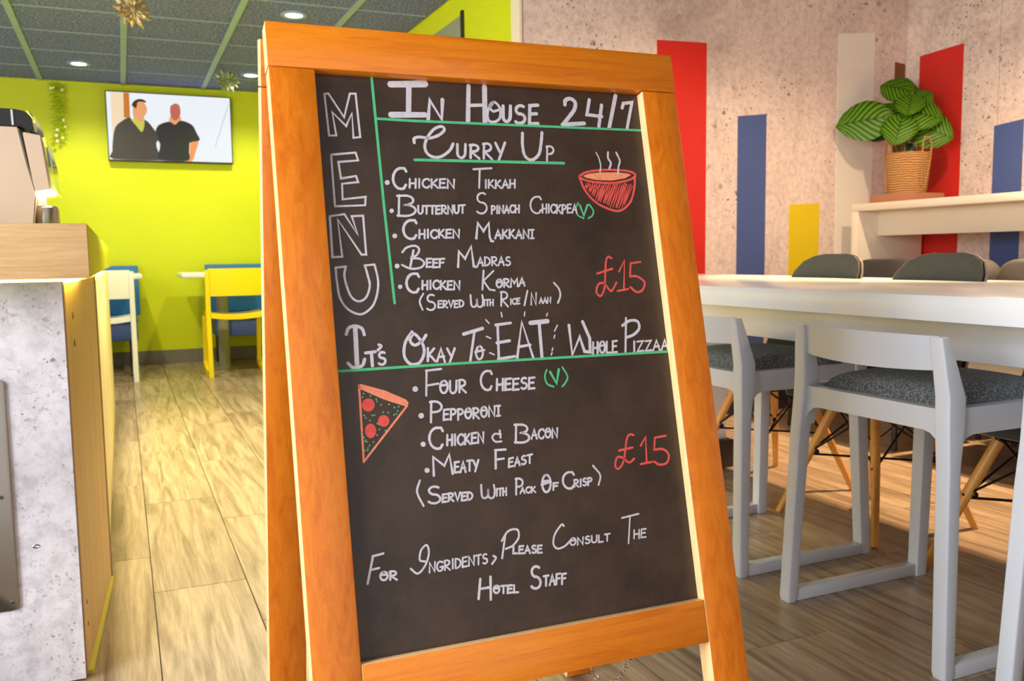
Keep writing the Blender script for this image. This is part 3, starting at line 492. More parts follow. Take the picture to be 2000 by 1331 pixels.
('chalk_lettering', 'FOR INGRIDENTS, PLEASE CONSULT THE across the lower board', 'ink_white', [('OR', (116.7,-893.0),(27.2,-2.1),(1.1,12.6),3.48),('NGRIDENTS', (195.9,-892.4),(98.6,0.4),(1.4,14.8),2.96),('LEASE', (340.2,-882.9),(51.6,-6.1),(1.3,11.8),3.31),('ONSULT', (443.6,-884.4),(76.1,-2.1),(1.4,11.6),2.96),('HE', (566.4,-888.9),(24.8,-1.1),(1.9,14.1),2.96)],[(0,3.83,[(109.1,-854.5),(97.2,-894.9)]),(0,3.48,[(108.0,-855.1),(125.5,-853.1)]),(0,3.31,[(104.8,-875.1),(117.1,-874.0)]),(1,3.13,[(190.9,-874.7),(182.5,-871.0),(186.0,-856.5),(195.9,-849.8),(198.1,-863.1),(190.4,-880.8),(177.5,-891.4),(166.6,-882.4)]),(1,3.48,[(305.6,-881.9),(309.7,-885.9),(302.1,-894.3)]),(0,3.48,[(329.8,-851.5),(320.3,-887.9)]),(1,3.48,[(322.6,-860.2),(335.5,-846.2),(351.4,-845.6),(352.9,-858.4),(341.6,-870.0),(328.3,-873.9)]),(1,3.31,[(436.4,-850.7),(432.2,-848.0),(418.6,-861.8),(413.8,-877.1),(420.3,-886.0),(434.0,-883.9),(445.5,-876.0)]),(0,3.13,[(548.0,-851.1),(581.6,-848.1)]),(0,3.13,[(564.1,-850.4),(555.3,-895.4)])],[]),
('chalk_lettering', 'HOTEL STAFF on the last line', 'ink_white', [('OTEL', (299.5,-940.8),(43.9,-4.7),(1.2,11.6),3.48),('S', (363.8,-943.0),(20.0,-3.1),(3.9,35.4),4.35),('TAFF', (388.6,-942.1),(41.2,-2.5),(1.8,16.0),3.65)],[(0,4.35,[(279.6,-915.3),(273.5,-945.4)]),(0,4.35,[(297.2,-914.1),(294.1,-949.6)]),(0,3.83,[(277.5,-930.3),(295.5,-930.5)])],[]),
('chalk_underline', 'straight green rule running down beside MENU', 'ink_green', [],[(0,4.87,[(171.2,-75.1),(173.6,-294.7),(177.5,-459.3)])],[]),
('chalk_underline', 'green rule under IN HOUSE 24/7', 'ink_green', [],[(0,4.52,[(174.3,-147.2),(230.6,-148.1),(680.9,-145.9)])],[]),
('chalk_underline', 'short green rule under CURRY UP', 'ink_green', [],[(0,5.22,[(233.4,-216.6),(511.4,-214.6)])],[]),
('chalk_underline', 'long green rule under WHOLE PIZZAA', 'ink_green', [],[(0,4.52,[(78.8,-565.0),(281.0,-564.5),(681.7,-566.6)])],[]),
('chalk_lettering', 'green vegetarian mark (V) by CHICKPEA', 'ink_green', [],[(1,2.96,[(531.4,-288.1),(525.6,-298.3),(527.5,-310.3),(538.8,-316.8)]),(0,4.52,[(534.3,-292.7),(539.8,-311.6),(549.5,-292.2)]),(1,3.13,[(553.3,-290.7),(560.1,-301.8),(557.3,-311.1),(548.5,-316.7)])],[]),
('chalk_lettering', 'green vegetarian mark (V) by CHEESE', 'ink_green', [],[(1,3.13,[(434.8,-584.9),(430.3,-595.9),(433.2,-609.2),(445.0,-615.0)]),(0,4.7,[(441.0,-589.3),(451.0,-609.7),(457.8,-585.8)]),(1,3.13,[(465.0,-582.2),(473.1,-598.7),(468.1,-609.3),(461.1,-615.6)])],[]),
('chalk_lettering', 'red price of fifteen pounds for the curries', 'ink_red', [],[(1,3.83,[(586.5,-391.1),(580.3,-388.0),(574.2,-396.4),(569.7,-420.3),(565.7,-442.2),(560.8,-453.9),(554.0,-459.7),(547.9,-451.7),(553.7,-438.2),(565.0,-436.7),(576.4,-450.7),(583.1,-446.3),(590.7,-435.5)]),(0,4.0,[(553.7,-418.5),(585.3,-410.3)]),(0,4.0,[(598.4,-415.7),(612.4,-395.5),(604.0,-450.6)]),(0,3.83,[(591.1,-451.3),(613.8,-448.2)]),(0,3.83,[(645.5,-398.5),(624.6,-400.9),(620.0,-425.0)]),(1,4.35,[(620.0,-425.0),(635.6,-425.8),(648.8,-436.9),(642.3,-451.3),(629.7,-454.1),(618.4,-445.0)])],[]),
('chalk_lettering', 'red price of fifteen pounds for the pizzas', 'ink_red', [],[(1,3.83,[(589.7,-711.2),(582.5,-709.4),(575.2,-716.8),(567.5,-743.6),(561.9,-757.9),(552.2,-766.7),(546.4,-760.9),(552.2,-746.7),(563.6,-749.0),(574.3,-758.0),(585.6,-752.3)]),(0,4.0,[(557.0,-735.3),(584.7,-732.7)]),(0,4.0,[(601.7,-730.8),(613.5,-716.8),(609.5,-762.1)]),(0,4.0,[(597.1,-763.1),(619.8,-761.7)]),(0,3.83,[(655.1,-718.2),(632.0,-719.7),(628.0,-740.7)]),(1,4.18,[(628.0,-740.7),(646.1,-741.5),(656.4,-752.3),(650.9,-765.8),(635.7,-768.0),(624.4,-761.3)])],[]),
('chalk_drawing', 'red bowl outline with scribbled side', 'ink_red', [],[(1,4.35,[(538.9,-238.0),(548.2,-264.6),(567.4,-286.6),(595.2,-299.8),(617.3,-301.4),(639.5,-284.7),(651.1,-258.4),(655.5,-236.6)]),(1,4.35,[(538.9,-238.0),(554.8,-230.5),(584.8,-225.7),(622.2,-224.8),(648.3,-227.6),(656.3,-234.9),(639.9,-243.8),(606.5,-249.6),(569.7,-248.6),(548.3,-244.5),(538.9,-238.0)]),(0,2.09,[(552.3,-251.5),(549.3,-258.8)]),(0,1.57,[(549.3,-258.8),(555.0,-254.8)]),(0,2.09,[(557.1,-250.7),(551.3,-261.4)]),(0,1.57,[(551.3,-261.4),(560.1,-252.1)]),(0,2.09,[(560.6,-254.8),(555.5,-265.5)]),(0,1.57,[(555.5,-265.5),(563.4,-257.4)]),(0,2.09,[(565.8,-250.9),(558.0,-267.9)]),(0,1.57,[(558.0,-267.9),(568.6,-253.8)]),(0,2.09,[(570.5,-253.1),(560.9,-272.2)]),(0,1.57,[(560.9,-272.2),(573.3,-256.4)]),(0,2.09,[(575.0,-250.2),(564.0,-275.3)]),(0,1.57,[(564.0,-275.3),(577.7,-254.1)]),(0,2.09,[(579.9,-253.1),(568.0,-280.2)]),(0,1.57,[(568.0,-280.2),(582.5,-257.6)]),(0,2.09,[(584.2,-254.1),(571.3,-283.6)]),(0,1.57,[(571.3,-283.6),(587.3,-254.8)]),(0,2.09,[(588.3,-254.1),(574.4,-283.4)]),(0,1.57,[(574.4,-283.4),(591.3,-255.8)]),(0,2.09,[(593.2,-251.4),(576.9,-285.4)]),(0,1.57,[(576.9,-285.4),(596.0,-254.7)]),(0,2.09,[(598.3,-252.7),(582.5,-286.9)]),(0,1.57,[(582.5,-286.9),(600.8,-258.2)]),(0,2.09,[(603.5,-250.2),(585.8,-287.9)]),(0,1.57,[(585.8,-287.9),(606.1,-255.3)]),(0,2.09,[(607.9,-252.6),(589.2,-290.6)]),(0,1.57,[(589.2,-290.6),(610.7,-255.8)]),(0,2.09,[(612.5,-249.6),(592.6,-291.8)]),(0,1.57,[(592.6,-291.8),(615.7,-250.0)]),(0,2.09,[(617.5,-251.1),(596.3,-294.9)]),(0,1.57,[(596.3,-294.9),(620.2,-255.4)]),(0,2.09,[(623.0,-249.3),(601.4,-295.6)]),(0,1.57,[(601.4,-295.6),(625.7,-253.3)]),(0,2.09,[(626.9,-253.0),(607.2,-295.6)]),(0,1.57,[(607.2,-295.6),(629.4,-258.7)]),(0,2.09,[(631.7,-249.3),(609.5,-296.6)]),(0,1.57,[(609.5,-296.6),(634.8,-250.3)]),(0,2.09,[(635.9,-251.6),(613.9,-297.1)]),(0,1.57,[(613.9,-297.1),(638.5,-256.5)]),(0,2.09,[(640.0,-253.1),(620.5,-295.2)]),(0,1.57,[(620.5,-295.2),(642.9,-255.7)]),(0,2.09,[(644.9,-251.6),(626.3,-290.6)]),(0,1.57,[(626.3,-290.6),(647.7,-255.1)])],[]),
('chalk_drawing', 'peach soup surface inside the red bowl', 'ink_peach', [],[],[[(546.7,-237.4),(559.4,-233.1),(584.3,-229.8),(621.7,-228.9),(642.8,-231.1),(647.5,-233.8),(632.7,-240.5),(604.6,-245.2),(572.6,-244.5),(553.5,-241.0)]]),
('chalk_drawing', 'three steam wisps above the bowl', 'ink_white', [],[(1,2.61,[(579.6,-192.4),(583.9,-203.1),(585.9,-216.6),(583.2,-228.5)]),(1,3.92,[(604.5,-191.1),(603.1,-202.5),(607.7,-211.5),(603.0,-223.0)]),(1,3.48,[(621.5,-191.0),(627.1,-206.4),(623.1,-217.9),(620.1,-231.7)])],[]),
('chalk_drawing', 'coral outline and crust of the pizza slice', 'ink_coral', [],[(0,3.48,[(108.6,-589.5),(106.4,-708.6)]),(0,3.48,[(183.6,-627.4),(106.3,-709.6)])],[[(106.1,-589.3),(110.9,-587.2),(149.8,-600.7),(182.8,-617.5),(186.6,-623.4),(182.2,-628.8),(148.6,-615.7),(108.2,-594.7)]]),
('chalk_drawing', 'three red pepperoni rounds', 'ink_red', [],[],[[(131.1,-622.3),(130.3,-625.5),(128.6,-628.2),(126.1,-630.3),(123.0,-631.6),(119.8,-631.8),(116.6,-631.0),(113.8,-629.4),(111.7,-626.9),(110.5,-623.9),(110.2,-620.7),(111.0,-617.6),(112.7,-614.8),(115.2,-612.7),(118.2,-611.5),(121.5,-611.2),(124.7,-611.9),(127.4,-613.6),(129.6,-616.1),(130.8,-619.1)],[(152.5,-649.4),(151.8,-652.3),(150.3,-654.7),(148.0,-656.6),(145.3,-657.7),(142.4,-657.9),(139.6,-657.2),(137.2,-655.7),(135.3,-653.5),(134.2,-650.8),(134.0,-647.9),(134.7,-645.0),(136.2,-642.6),(138.4,-640.7),(141.1,-639.6),(144.0,-639.4),(146.8,-640.0),(149.3,-641.6),(151.2,-643.8),(152.3,-646.5)],[(130.2,-663.3),(129.4,-666.8),(127.9,-669.8),(125.6,-672.2),(122.9,-673.6),(120.1,-673.9),(117.3,-673.1),(114.9,-671.2),(113.1,-668.5),(112.1,-665.2),(111.9,-661.7),(112.6,-658.2),(114.2,-655.1),(116.4,-652.7),(119.1,-651.3),(122.0,-651.0),(124.7,-651.8),(127.2,-653.6),(129.0,-656.4),(130.0,-659.7)]]),
('chalk_drawing', 'green herb flecks on the pizza slice', 'ink_green', [],[],[[(116.2,-603.1),(115.9,-603.8),(115.4,-604.2),(114.7,-604.4),(114.0,-604.1),(113.6,-603.6),(113.5,-602.9),(113.7,-602.3),(114.2,-601.8),(114.9,-601.7),(115.6,-601.9),(116.0,-602.4)],[(114.0,-608.6),(113.8,-609.2),(113.3,-609.7),(112.6,-609.8),(111.9,-609.6),(111.5,-609.1),(111.3,-608.4),(111.6,-607.7),(112.1,-607.3),(112.8,-607.1),(113.5,-607.4),(113.9,-607.9)],[(126.9,-607.4),(126.7,-608.1),(126.2,-608.6),(125.5,-608.7),(124.8,-608.5),(124.3,-607.9),(124.2,-607.2),(124.4,-606.6),(125.0,-606.1),(125.7,-606.0),(126.3,-606.2),(126.8,-606.8)],[(135.7,-613.3),(135.5,-614.0),(134.9,-614.4),(134.2,-614.5),(133.6,-614.3),(133.1,-613.8),(133.0,-613.1),(133.2,-612.4),(133.8,-612.0),(134.5,-611.9),(135.1,-612.1),(135.6,-612.6)],[(136.1,-616.9),(135.8,-617.5),(135.3,-618.0),(134.6,-618.1),(133.9,-617.9),(133.5,-617.4),(133.3,-616.7),(133.6,-616.0),(134.1,-615.6),(134.8,-615.4),(135.5,-615.7),(135.9,-616.2)],[(142.5,-623.2),(142.3,-623.9),(141.7,-624.3),(141.0,-624.4),(140.4,-624.2),(139.9,-623.7),(139.8,-623.0),(140.0,-622.3),(140.6,-621.9),(141.3,-621.8),(141.9,-622.0),(142.4,-622.5)],[(155.3,-623.1),(155.0,-623.8),(154.5,-624.3),(153.8,-624.4),(153.1,-624.2),(152.7,-623.6),(152.5,-622.9),(152.8,-622.3),(153.3,-621.8),(154.0,-621.7),(154.7,-621.9),(155.2,-622.5)],[(163.8,-629.0),(163.5,-629.7),(163.0,-630.2),(162.3,-630.3),(161.6,-630.0),(161.1,-629.5),(161.0,-628.8),(161.2,-628.2),(161.8,-627.7),(162.5,-627.6),(163.2,-627.8),(163.6,-628.3)],[(171.0,-627.9),(170.7,-628.6),(170.2,-629.0),(169.5,-629.2),(168.8,-628.9),(168.3,-628.4),(168.2,-627.7),(168.4,-627.0),(169.0,-626.6),(169.7,-626.5),(170.4,-626.7),(170.8,-627.2)],[(168.6,-634.7),(168.4,-635.3),(167.9,-635.8),(167.1,-635.9),(166.5,-635.7),(166.0,-635.1),(165.9,-634.4),(166.1,-633.8),(166.7,-633.3),(167.4,-633.2),(168.1,-633.4),(168.5,-634.0)],[(166.1,-639.3),(165.9,-639.9),(165.3,-640.4),(164.6,-640.5),(163.9,-640.3),(163.5,-639.7),(163.3,-639.1),(163.6,-638.4),(164.1,-637.9),(164.8,-637.8),(165.5,-638.1),(166.0,-638.6)],[(162.1,-640.4),(161.9,-641.1),(161.3,-641.5),(160.6,-641.7),(160.0,-641.4),(159.5,-640.9),(159.4,-640.2),(159.6,-639.5),(160.2,-639.1),(160.9,-639.0),(161.6,-639.2),(162.0,-639.7)],[(145.1,-635.1),(144.9,-635.7),(144.3,-636.2),(143.6,-636.3),(143.0,-636.1),(142.5,-635.5),(142.4,-634.9),(142.6,-634.2),(143.2,-633.7),(143.9,-633.6),(144.5,-633.9),(145.0,-634.4)],[(153.3,-636.2),(153.1,-636.8),(152.5,-637.3),(151.8,-637.4),(151.2,-637.2),(150.7,-636.6),(150.6,-635.9),(150.8,-635.3),(151.4,-634.8),(152.1,-634.7),(152.7,-634.9),(153.2,-635.5)],[(114.4,-637.6),(114.2,-638.2),(113.6,-638.7),(112.9,-638.8),(112.3,-638.6),(111.8,-638.0),(111.7,-637.3),(111.9,-636.7),(112.5,-636.2),(113.2,-636.1),(113.8,-636.4),(114.3,-636.9)],[(116.2,-641.4),(115.9,-642.1),(115.4,-642.5),(114.7,-642.6),(114.0,-642.4),(113.6,-641.9),(113.5,-641.2),(113.7,-640.6),(114.2,-640.1),(114.9,-640.0),(115.6,-640.2),(116.0,-640.7)],[(126.9,-638.6),(126.6,-639.2),(126.1,-639.7),(125.4,-639.8),(124.7,-639.6),(124.3,-639.0),(124.2,-638.4),(124.4,-637.7),(124.9,-637.3),(125.6,-637.1),(126.3,-637.4),(126.7,-637.9)],[(130.7,-638.5),(130.4,-639.1),(129.9,-639.6),(129.2,-639.7),(128.5,-639.5),(128.1,-638.9),(128.0,-638.3),(128.2,-637.6),(128.7,-637.2),(129.4,-637.0),(130.1,-637.3),(130.5,-637.8)],[(122.7,-646.5),(122.4,-647.2),(121.9,-647.6),(121.2,-647.7),(120.5,-647.5),(120.1,-647.0),(119.9,-646.3),(120.2,-645.6),(120.7,-645.2),(121.4,-645.1),(122.1,-645.3),(122.5,-645.8)],[(134.2,-651.6),(134.0,-652.3),(133.4,-652.7),(132.7,-652.8),(132.1,-652.6),(131.6,-652.1),(131.5,-651.4),(131.7,-650.7),(132.3,-650.3),(133.0,-650.2),(133.6,-650.4),(134.1,-650.9)],[(135.8,-653.2),(135.5,-653.9),(135.0,-654.3),(134.3,-654.4),(133.6,-654.2),(133.2,-653.7),(133.0,-653.0),(133.3,-652.3),(133.8,-651.9),(134.5,-651.7),(135.2,-652.0),(135.6,-652.5)],[(136.8,-661.4),(136.5,-662.0),(136.0,-662.5),(135.3,-662.6),(134.6,-662.3),(134.2,-661.8),(134.0,-661.1),(134.3,-660.5),(134.8,-660.0),(135.5,-659.9),(136.2,-660.1),(136.6,-660.7)],[(146.5,-664.1),(146.2,-664.7),(145.7,-665.2),(145.0,-665.3),(144.3,-665.1),(143.9,-664.5),(143.7,-663.8),(144.0,-663.2),(144.5,-662.7),(145.2,-662.6),(145.9,-662.9),(146.3,-663.4)],[(109.0,-652.6),(108.8,-653.2),(108.2,-653.7),(107.6,-653.8),(106.9,-653.5),(106.4,-653.0),(106.3,-652.3),(106.6,-651.7),(107.1,-651.2),(107.8,-651.1),(108.4,-651.4),(108.9,-651.9)],[(108.8,-664.9),(108.6,-665.5),(108.1,-666.0),(107.4,-666.1),(106.7,-665.8),(106.3,-665.3),(106.2,-664.6),(106.4,-664.0),(106.9,-663.5),(107.6,-663.4),(108.3,-663.7),(108.7,-664.2)],[(132.2,-670.0),(132.0,-670.7),(131.5,-671.1),(130.8,-671.3),(130.1,-671.0),(129.7,-670.5),(129.5,-669.8),(129.8,-669.2),(130.3,-668.7),(131.0,-668.6),(131.7,-668.8),(132.1,-669.4)],[(111.2,-671.8),(110.9,-672.5),(110.4,-672.9),(109.7,-673.0),(109.1,-672.8),(108.6,-672.3),(108.5,-671.6),(108.7,-671.0),(109.3,-670.5),(109.9,-670.4),(110.6,-670.6),(111.1,-671.2)],[(112.1,-678.5),(111.9,-679.1),(111.3,-679.6),(110.6,-679.7),(110.0,-679.4),(109.5,-678.9),(109.4,-678.2),(109.6,-677.6),(110.2,-677.2),(110.9,-677.0),(111.5,-677.3),(112.0,-677.8)],[(115.6,-678.8),(115.4,-679.5),(114.8,-679.9),(114.1,-680.0),(113.5,-679.8),(113.0,-679.2),(112.9,-678.6),(113.1,-677.9),(113.7,-677.5),(114.4,-677.4),(115.0,-677.6),(115.5,-678.1)],[(125.5,-680.3),(125.3,-681.0),(124.7,-681.4),(124.0,-681.5),(123.4,-681.3),(122.9,-680.8),(122.8,-680.1),(123.0,-679.5),(123.6,-679.0),(124.3,-678.9),(124.9,-679.1),(125.4,-679.7)],[(118.8,-685.3),(118.6,-685.9),(118.1,-686.3),(117.4,-686.5),(116.7,-686.2),(116.3,-685.7),(116.1,-685.0),(116.4,-684.4),(116.9,-683.9),(117.6,-683.8),(118.2,-684.1),(118.7,-684.6)],[(116.0,-689.1),(115.8,-689.7),(115.2,-690.2),(114.6,-690.3),(113.9,-690.0),(113.4,-689.5),(113.3,-688.8),(113.6,-688.2),(114.1,-687.8),(114.8,-687.7),(115.4,-687.9),(115.9,-688.4)],[(111.0,-692.3),(110.7,-692.9),(110.2,-693.4),(109.5,-693.5),(108.9,-693.2),(108.4,-692.7),(108.3,-692.0),(108.5,-691.4),(109.0,-691.0),(109.7,-690.9),(110.4,-691.1),(110.8,-691.6)],[(115.3,-692.5),(115.1,-693.2),(114.5,-693.6),(113.9,-693.7),(113.2,-693.5),(112.8,-692.9),(112.6,-692.3),(112.9,-691.6),(113.4,-691.2),(114.1,-691.1),(114.7,-691.3),(115.2,-691.8)],[(113.3,-676.1),(113.1,-676.8),(112.6,-677.2),(111.9,-677.3),(111.2,-677.1),(110.8,-676.6),(110.6,-675.9),(110.9,-675.3),(111.4,-674.8),(112.1,-674.7),(112.7,-674.9),(113.2,-675.5)]])]
for gi, (nm, lb, ik, words, lines, fills) in enumerate(WRITING):
    lift = 0.00025 + 0.00004 * (gi % 3) + (0.00012 if ik in ('ink_green', 'ink_red') else 0) + (0.0002 if 'steam' in lb or 'pepperoni' in lb else 0)
    items = []                                   # every stroke: (points, width or None for a filled patch)
    for (t, o_, bx, hy, w) in words:
        W_ = sum(GL[c][1] for c in t) + 0.22 * (len(t) - 1); pos = 0.0
        for c in t:
            st, cw = GL[c]; jy = random.uniform(-0.04, 0.04) if len(t) > 1 else 0
            for s_ in st:
                pts = []
                for (x, y) in s_:
                    fx = (pos + x * cw) / W_; fy = y + jy
                    pts.append(((o_[0] + bx[0] * fx + hy[0] * fy) / 1000, (o_[1] + bx[1] * fx + hy[1] * fy) / 1000))
                items.append((pts, w / 1000))
            pos += cw + 0.22
    for sm, w, pts in lines:
        p = [Vector((x / 1000, y / 1000, 0)) for x, y in pts]
        if sm: p = catmull(p, 6)
        items.append(([(q.x, q.y) for q in p], w / 1000))
    for poly in fills: items.append(([(x / 1000, y / 1000) for x, y in poly], None))
    # neighbouring strokes make one word, letter or mark, and each of those is an object of its own
    gap = 0.0045; bb = [(min(p[0] for p in a) - gap, max(p[0] for p in a) + gap, min(p[1] for p in a) - gap * 0.5, max(p[1] for p in a) + gap * 0.5) for a, w in items]
    grp = list(range(len(items)))
    def root_(i):
        while grp[i] != i: i = grp[i]
        return i
    flecks = 'flecks' in lb
    for i in range(len(items)):
        for j_ in range(i):
            a, c = bb[i], bb[j_]
            if flecks or (a[0] < c[1] and c[0] < a[1] and a[2] < c[3] and c[2] < a[3]): grp[root_(i)] = root_(j_)
    sets = {}
    for i in range(len(items)): sets.setdefault(root_(i), []).append(i)
    for ids in sets.values():
        b = MB()
        for i in ids:
            pts, w = items[i]
            if w is None: b.bm.faces.new([b.bm.verts.new((x, -lift, y)) for x, y in pts])
            else: ribbon(b.bm, pts, w, lift + 0.000005 * (i % 40))
        b.xf(PM)
        me = bpy.data.meshes.new(nm); b.bm.to_mesh(me); b.bm.free(); me.materials.append(M[ik])
        o = bpy.data.objects.new(nm, me); COL.objects.link(o); o.parent = panel; o['label'] = lb
        if flecks: o['kind'] = 'stuff'

# ================================================================ service counter on the left
ct = thing('service_counter', 'service counter with concrete-look front and thick oak top', 'counter', (-0.7, 2.6, 0))
def cbox(x0, x1, y0, y1, z0, z1, name, mat, bev=0.002, par=None):
    return MB().box(x0 + 0.7, x1 + 0.7, y0 - 2.6, y1 - 2.6, z0, z1, bev).obj(name, mat, par or ct)
cbox(-1.7, -0.126, 2.265, 2.285, 0.008, 0.955, 'front_panel', 'concrete_l', 0.0012)['label'] = 'pale concrete-look front panel with dark air holes'
cbox(-0.126, -0.1245, 2.265, 2.285, 0.008, 0.955, 'edge_strip', 'brown_edge', 0)
def side(x0, y0, x1, y1, z0, z1, th, name, mat):
    d = Vector((y1 - y0, -(x1 - x0), 0)).normalized() * th
    pts = []
    for (x, y) in ((x0 + 0.7, y0 - 2.6), (x1 + 0.7, y1 - 2.6)):
        for q in (0, 1):
            for z in (z0, z1): pts.append((x - d.x * q, y - d.y * q, z))
    return MB().hexa(pts, 0.001, 1).obj(name, mat, ct)
sp = side(-0.1235, 2.287, -0.078, 2.985, 0.012, 0.952, 0.018, 'side_panel', 'ply'); sp['label'] = 'plain plywood side panel'
side(-0.0775, 2.986, -0.0745, 3.012, 0.0, 0.955, 0.02, 'edge_strip', 'brown_edge')  # brown strip painted in for the shadow gap before the rear cabinet
side(-0.112, 2.30, -0.070, 2.98, 0.0, 0.012, 0.03, 'plinth', 'plinth')
for (y, z) in ((2.42, 0.868), (2.42, 0.80)):
    x = -0.1235 + (y - 2.287) * 0.0652 / 1.0 + 0.0005
    MB().disc((x + 0.7 - 0.001, y - 2.6, z), 0.009, (1, -0.065, 0), 0.0016).obj('screw_hole', 'black', ct)
for (y, z) in ((2.35, 0.165), (2.35, 0.11)):
    x = -0.1235 + (y - 2.287) * 0.0652; MB().disc((x + 0.7 - 0.001, y - 2.6, z), 0.006, (1, -0.065, 0), 0.002).obj('screw_hole', 'brown_edge', ct)
cbox(-1.7, -0.086, 3.014, 6.6, 0.0, 0.93, 'rear_cabinet', 'cream', 0.002)['label'] = 'cream rear section lit by the hidden strip'
cbox(-1.7, -0.14, 2.30, 3.0, 0.01, 0.93, 'carcass', 'ply', 0)
cbox(-1.7, -0.062, 2.115, 6.6, 0.966, 1.08, 'counter_core', 'lime', 0.001)
cbox(-1.7, -0.063, 2.10, 2.116, 0.964, 1.081, 'counter_edge', 'oak', 0.001)['label'] = 'thick pale oak front edge'
cbox(-0.28, -0.10, 2.30, 2.33, 0.952, 0.964, 'light_strip', 'led', 0)['label'] = 'glowing warm strip light under the top'
cbox(-0.13, -0.10, 2.34, 6.5, 0.952, 0.964, 'light_strip', 'led', 0)
# big dowel hole in the front panel
rg = MB().tube([(-0.213 + 0.7 + 0.0065 * math.cos(q), 2.2645 - 2.6, 0.345 + 0.0035 * math.sin(q)) for q in [2 * PI * i / 14 for i in range(15)]], 0.0016, 6).obj('pin_hole', 'steel', ct)
kp = MB()
b = bmesh.new(); ring0 = []; prof = rrect(0.30, 0.2675, 0.014, 4)
kp.loft([[(-0.5535 + x + 0.7, 2.2645 - 2.6, 0.4705 + z) for x, z in prof], [(-0.5535 + x + 0.7, 2.2585 - 2.6, 0.4705 + z) for x, z in prof], [(-0.5535 + x * 0.992 + 0.7, 2.2575 - 2.6, 0.4705 + z * 0.992) for x, z in prof]])
kick = kp.obj('steel_plate', 'steel', ct); kick['label'] = 'brushed steel plate screwed to the front panel'
for x, z in ((-0.2745, 0.47), (-0.267, 0.222)):
    MB().disc((x + 0.7, 2.2578 - 2.6, z), 0.0052, (0, -1, 0), 0.0022).obj('screw', 'chrome', kick)
    MB().disc((x + 0.7, 2.2556 - 2.6, z), 0.002, (0, -1, 0), 0.0004).obj('screw', 'black', kick)

# drinks machine standing on the counter
dm = thing('drinks_machine', 'beige drinks machine with a smoked dark top on the counter', 'machine', (-0.4, 2.75, 1.08))
def P_(x, y, z): return (x + 0.4, y - 2.75, z - 1.08)
def slab(poly, y0, y1, name, mat, bev=0.003):
    b = bmesh.new(); f0 = [b.verts.new(P_(x, y0, z)) for x, z in poly]; f1 = [b.verts.new(P_(x, y1, z)) for x, z in poly]
    n = len(poly); b.faces.new(f0); b.faces.new(f1[::-1])
    for i in range(n): b.faces.new((f0[i], f0[(i + 1) % n], f1[(i + 1) % n], f1[i]))
    bmesh.ops.recalc_face_normals(b, faces=b.faces); bmesh.ops.bevel(b, geom=b.edges[:], offset=bev, segments=2, affect='EDGES')
    q = MB(); q._merge(b); return q.obj(name, mat, dm)
slab([(-0.62, 1.081), (-0.202, 1.081), (-0.190, 1.178), (-0.206, 1.25), (-0.222, 1.344), (-0.62, 1.346)], 2.60, 2.92, 'main_body', 'beige')
slab([(-0.193, 1.181), (-0.157, 1.186), (-0.172, 1.325), (-0.213, 1.332)], 2.60, 2.90, 'front_door', 'beige', 0.002)
slab([(-0.203, 1.20), (-0.191, 1.185), (-0.212, 1.334), (-0.220, 1.34)], 2.605, 2.90, 'gap_strip', 'black', 0.0008)
slab([(-0.62, 1.347), (-0.214, 1.347), (-0.196, 1.333), (-0.187, 1.338), (-0.192, 1.372), (-0.205, 1.386), (-0.23, 1.391), (-0.62, 1.391)], 2.61, 2.90, 'smoked_lid', 'smoke', 0.003)
slab([(-0.2365, 1.349), (-0.2315, 1.349), (-0.2325, 1.388), (-0.2375, 1.388)], 2.6055, 2.62, 'lid_rib', 'chrome', 0.0005)
slab([(-0.171, 1.325), (-0.156, 1.188), (-0.146, 1.186), (-0.153, 1.262), (-0.166, 1.325)], 2.64, 2.90, 'clear_shield', 'clear', 0.0008)
slab([(-0.187, 1.338), (-0.180, 1.331), (-0.185, 1.375), (-0.199, 1.388), (-0.205, 1.387), (-0.193, 1.372)], 2.615, 2.90, 'clear_cover', 'clear', 0.0008)
slab([(-0.192, 1.172), (-0.150, 1.178), (-0.147, 1.184), (-0.165, 1.186), (-0.19, 1.181)], 2.60, 2.70, 'lit_spout', 'lamp_soft' if 'lamp_soft' in M else 'lamp', 0.0008)
slab([(-0.190, 1.145), (-0.172, 1.145), (-0.172, 1.173), (-0.188, 1.172)], 2.63, 2.67, 'nozzle', 'beige', 0.002)
cup = tag(MB().lathe([(0.030, 0), (0.031, 0.002), (0.031, 0.052), (0.0285, 0.062), (0.024, 0.066), (0.0, 0.066)], 32, cap=False).obj('steel_jug', 'steel', None, loc=(-0.1735, 2.655, 1.081)), 'small round brushed steel jug under the machine spout', 'jug')
hd = MB().tube(catmull([P_(-0.196, 2.66, 1.090), P_(-0.214, 2.655, 1.115), P_(-0.216, 2.65, 1.15), P_(-0.205, 2.65, 1.178), P_(-0.192, 2.655, 1.182)], 6), 0.003, 8).obj('side_tube', 'clear', dm)

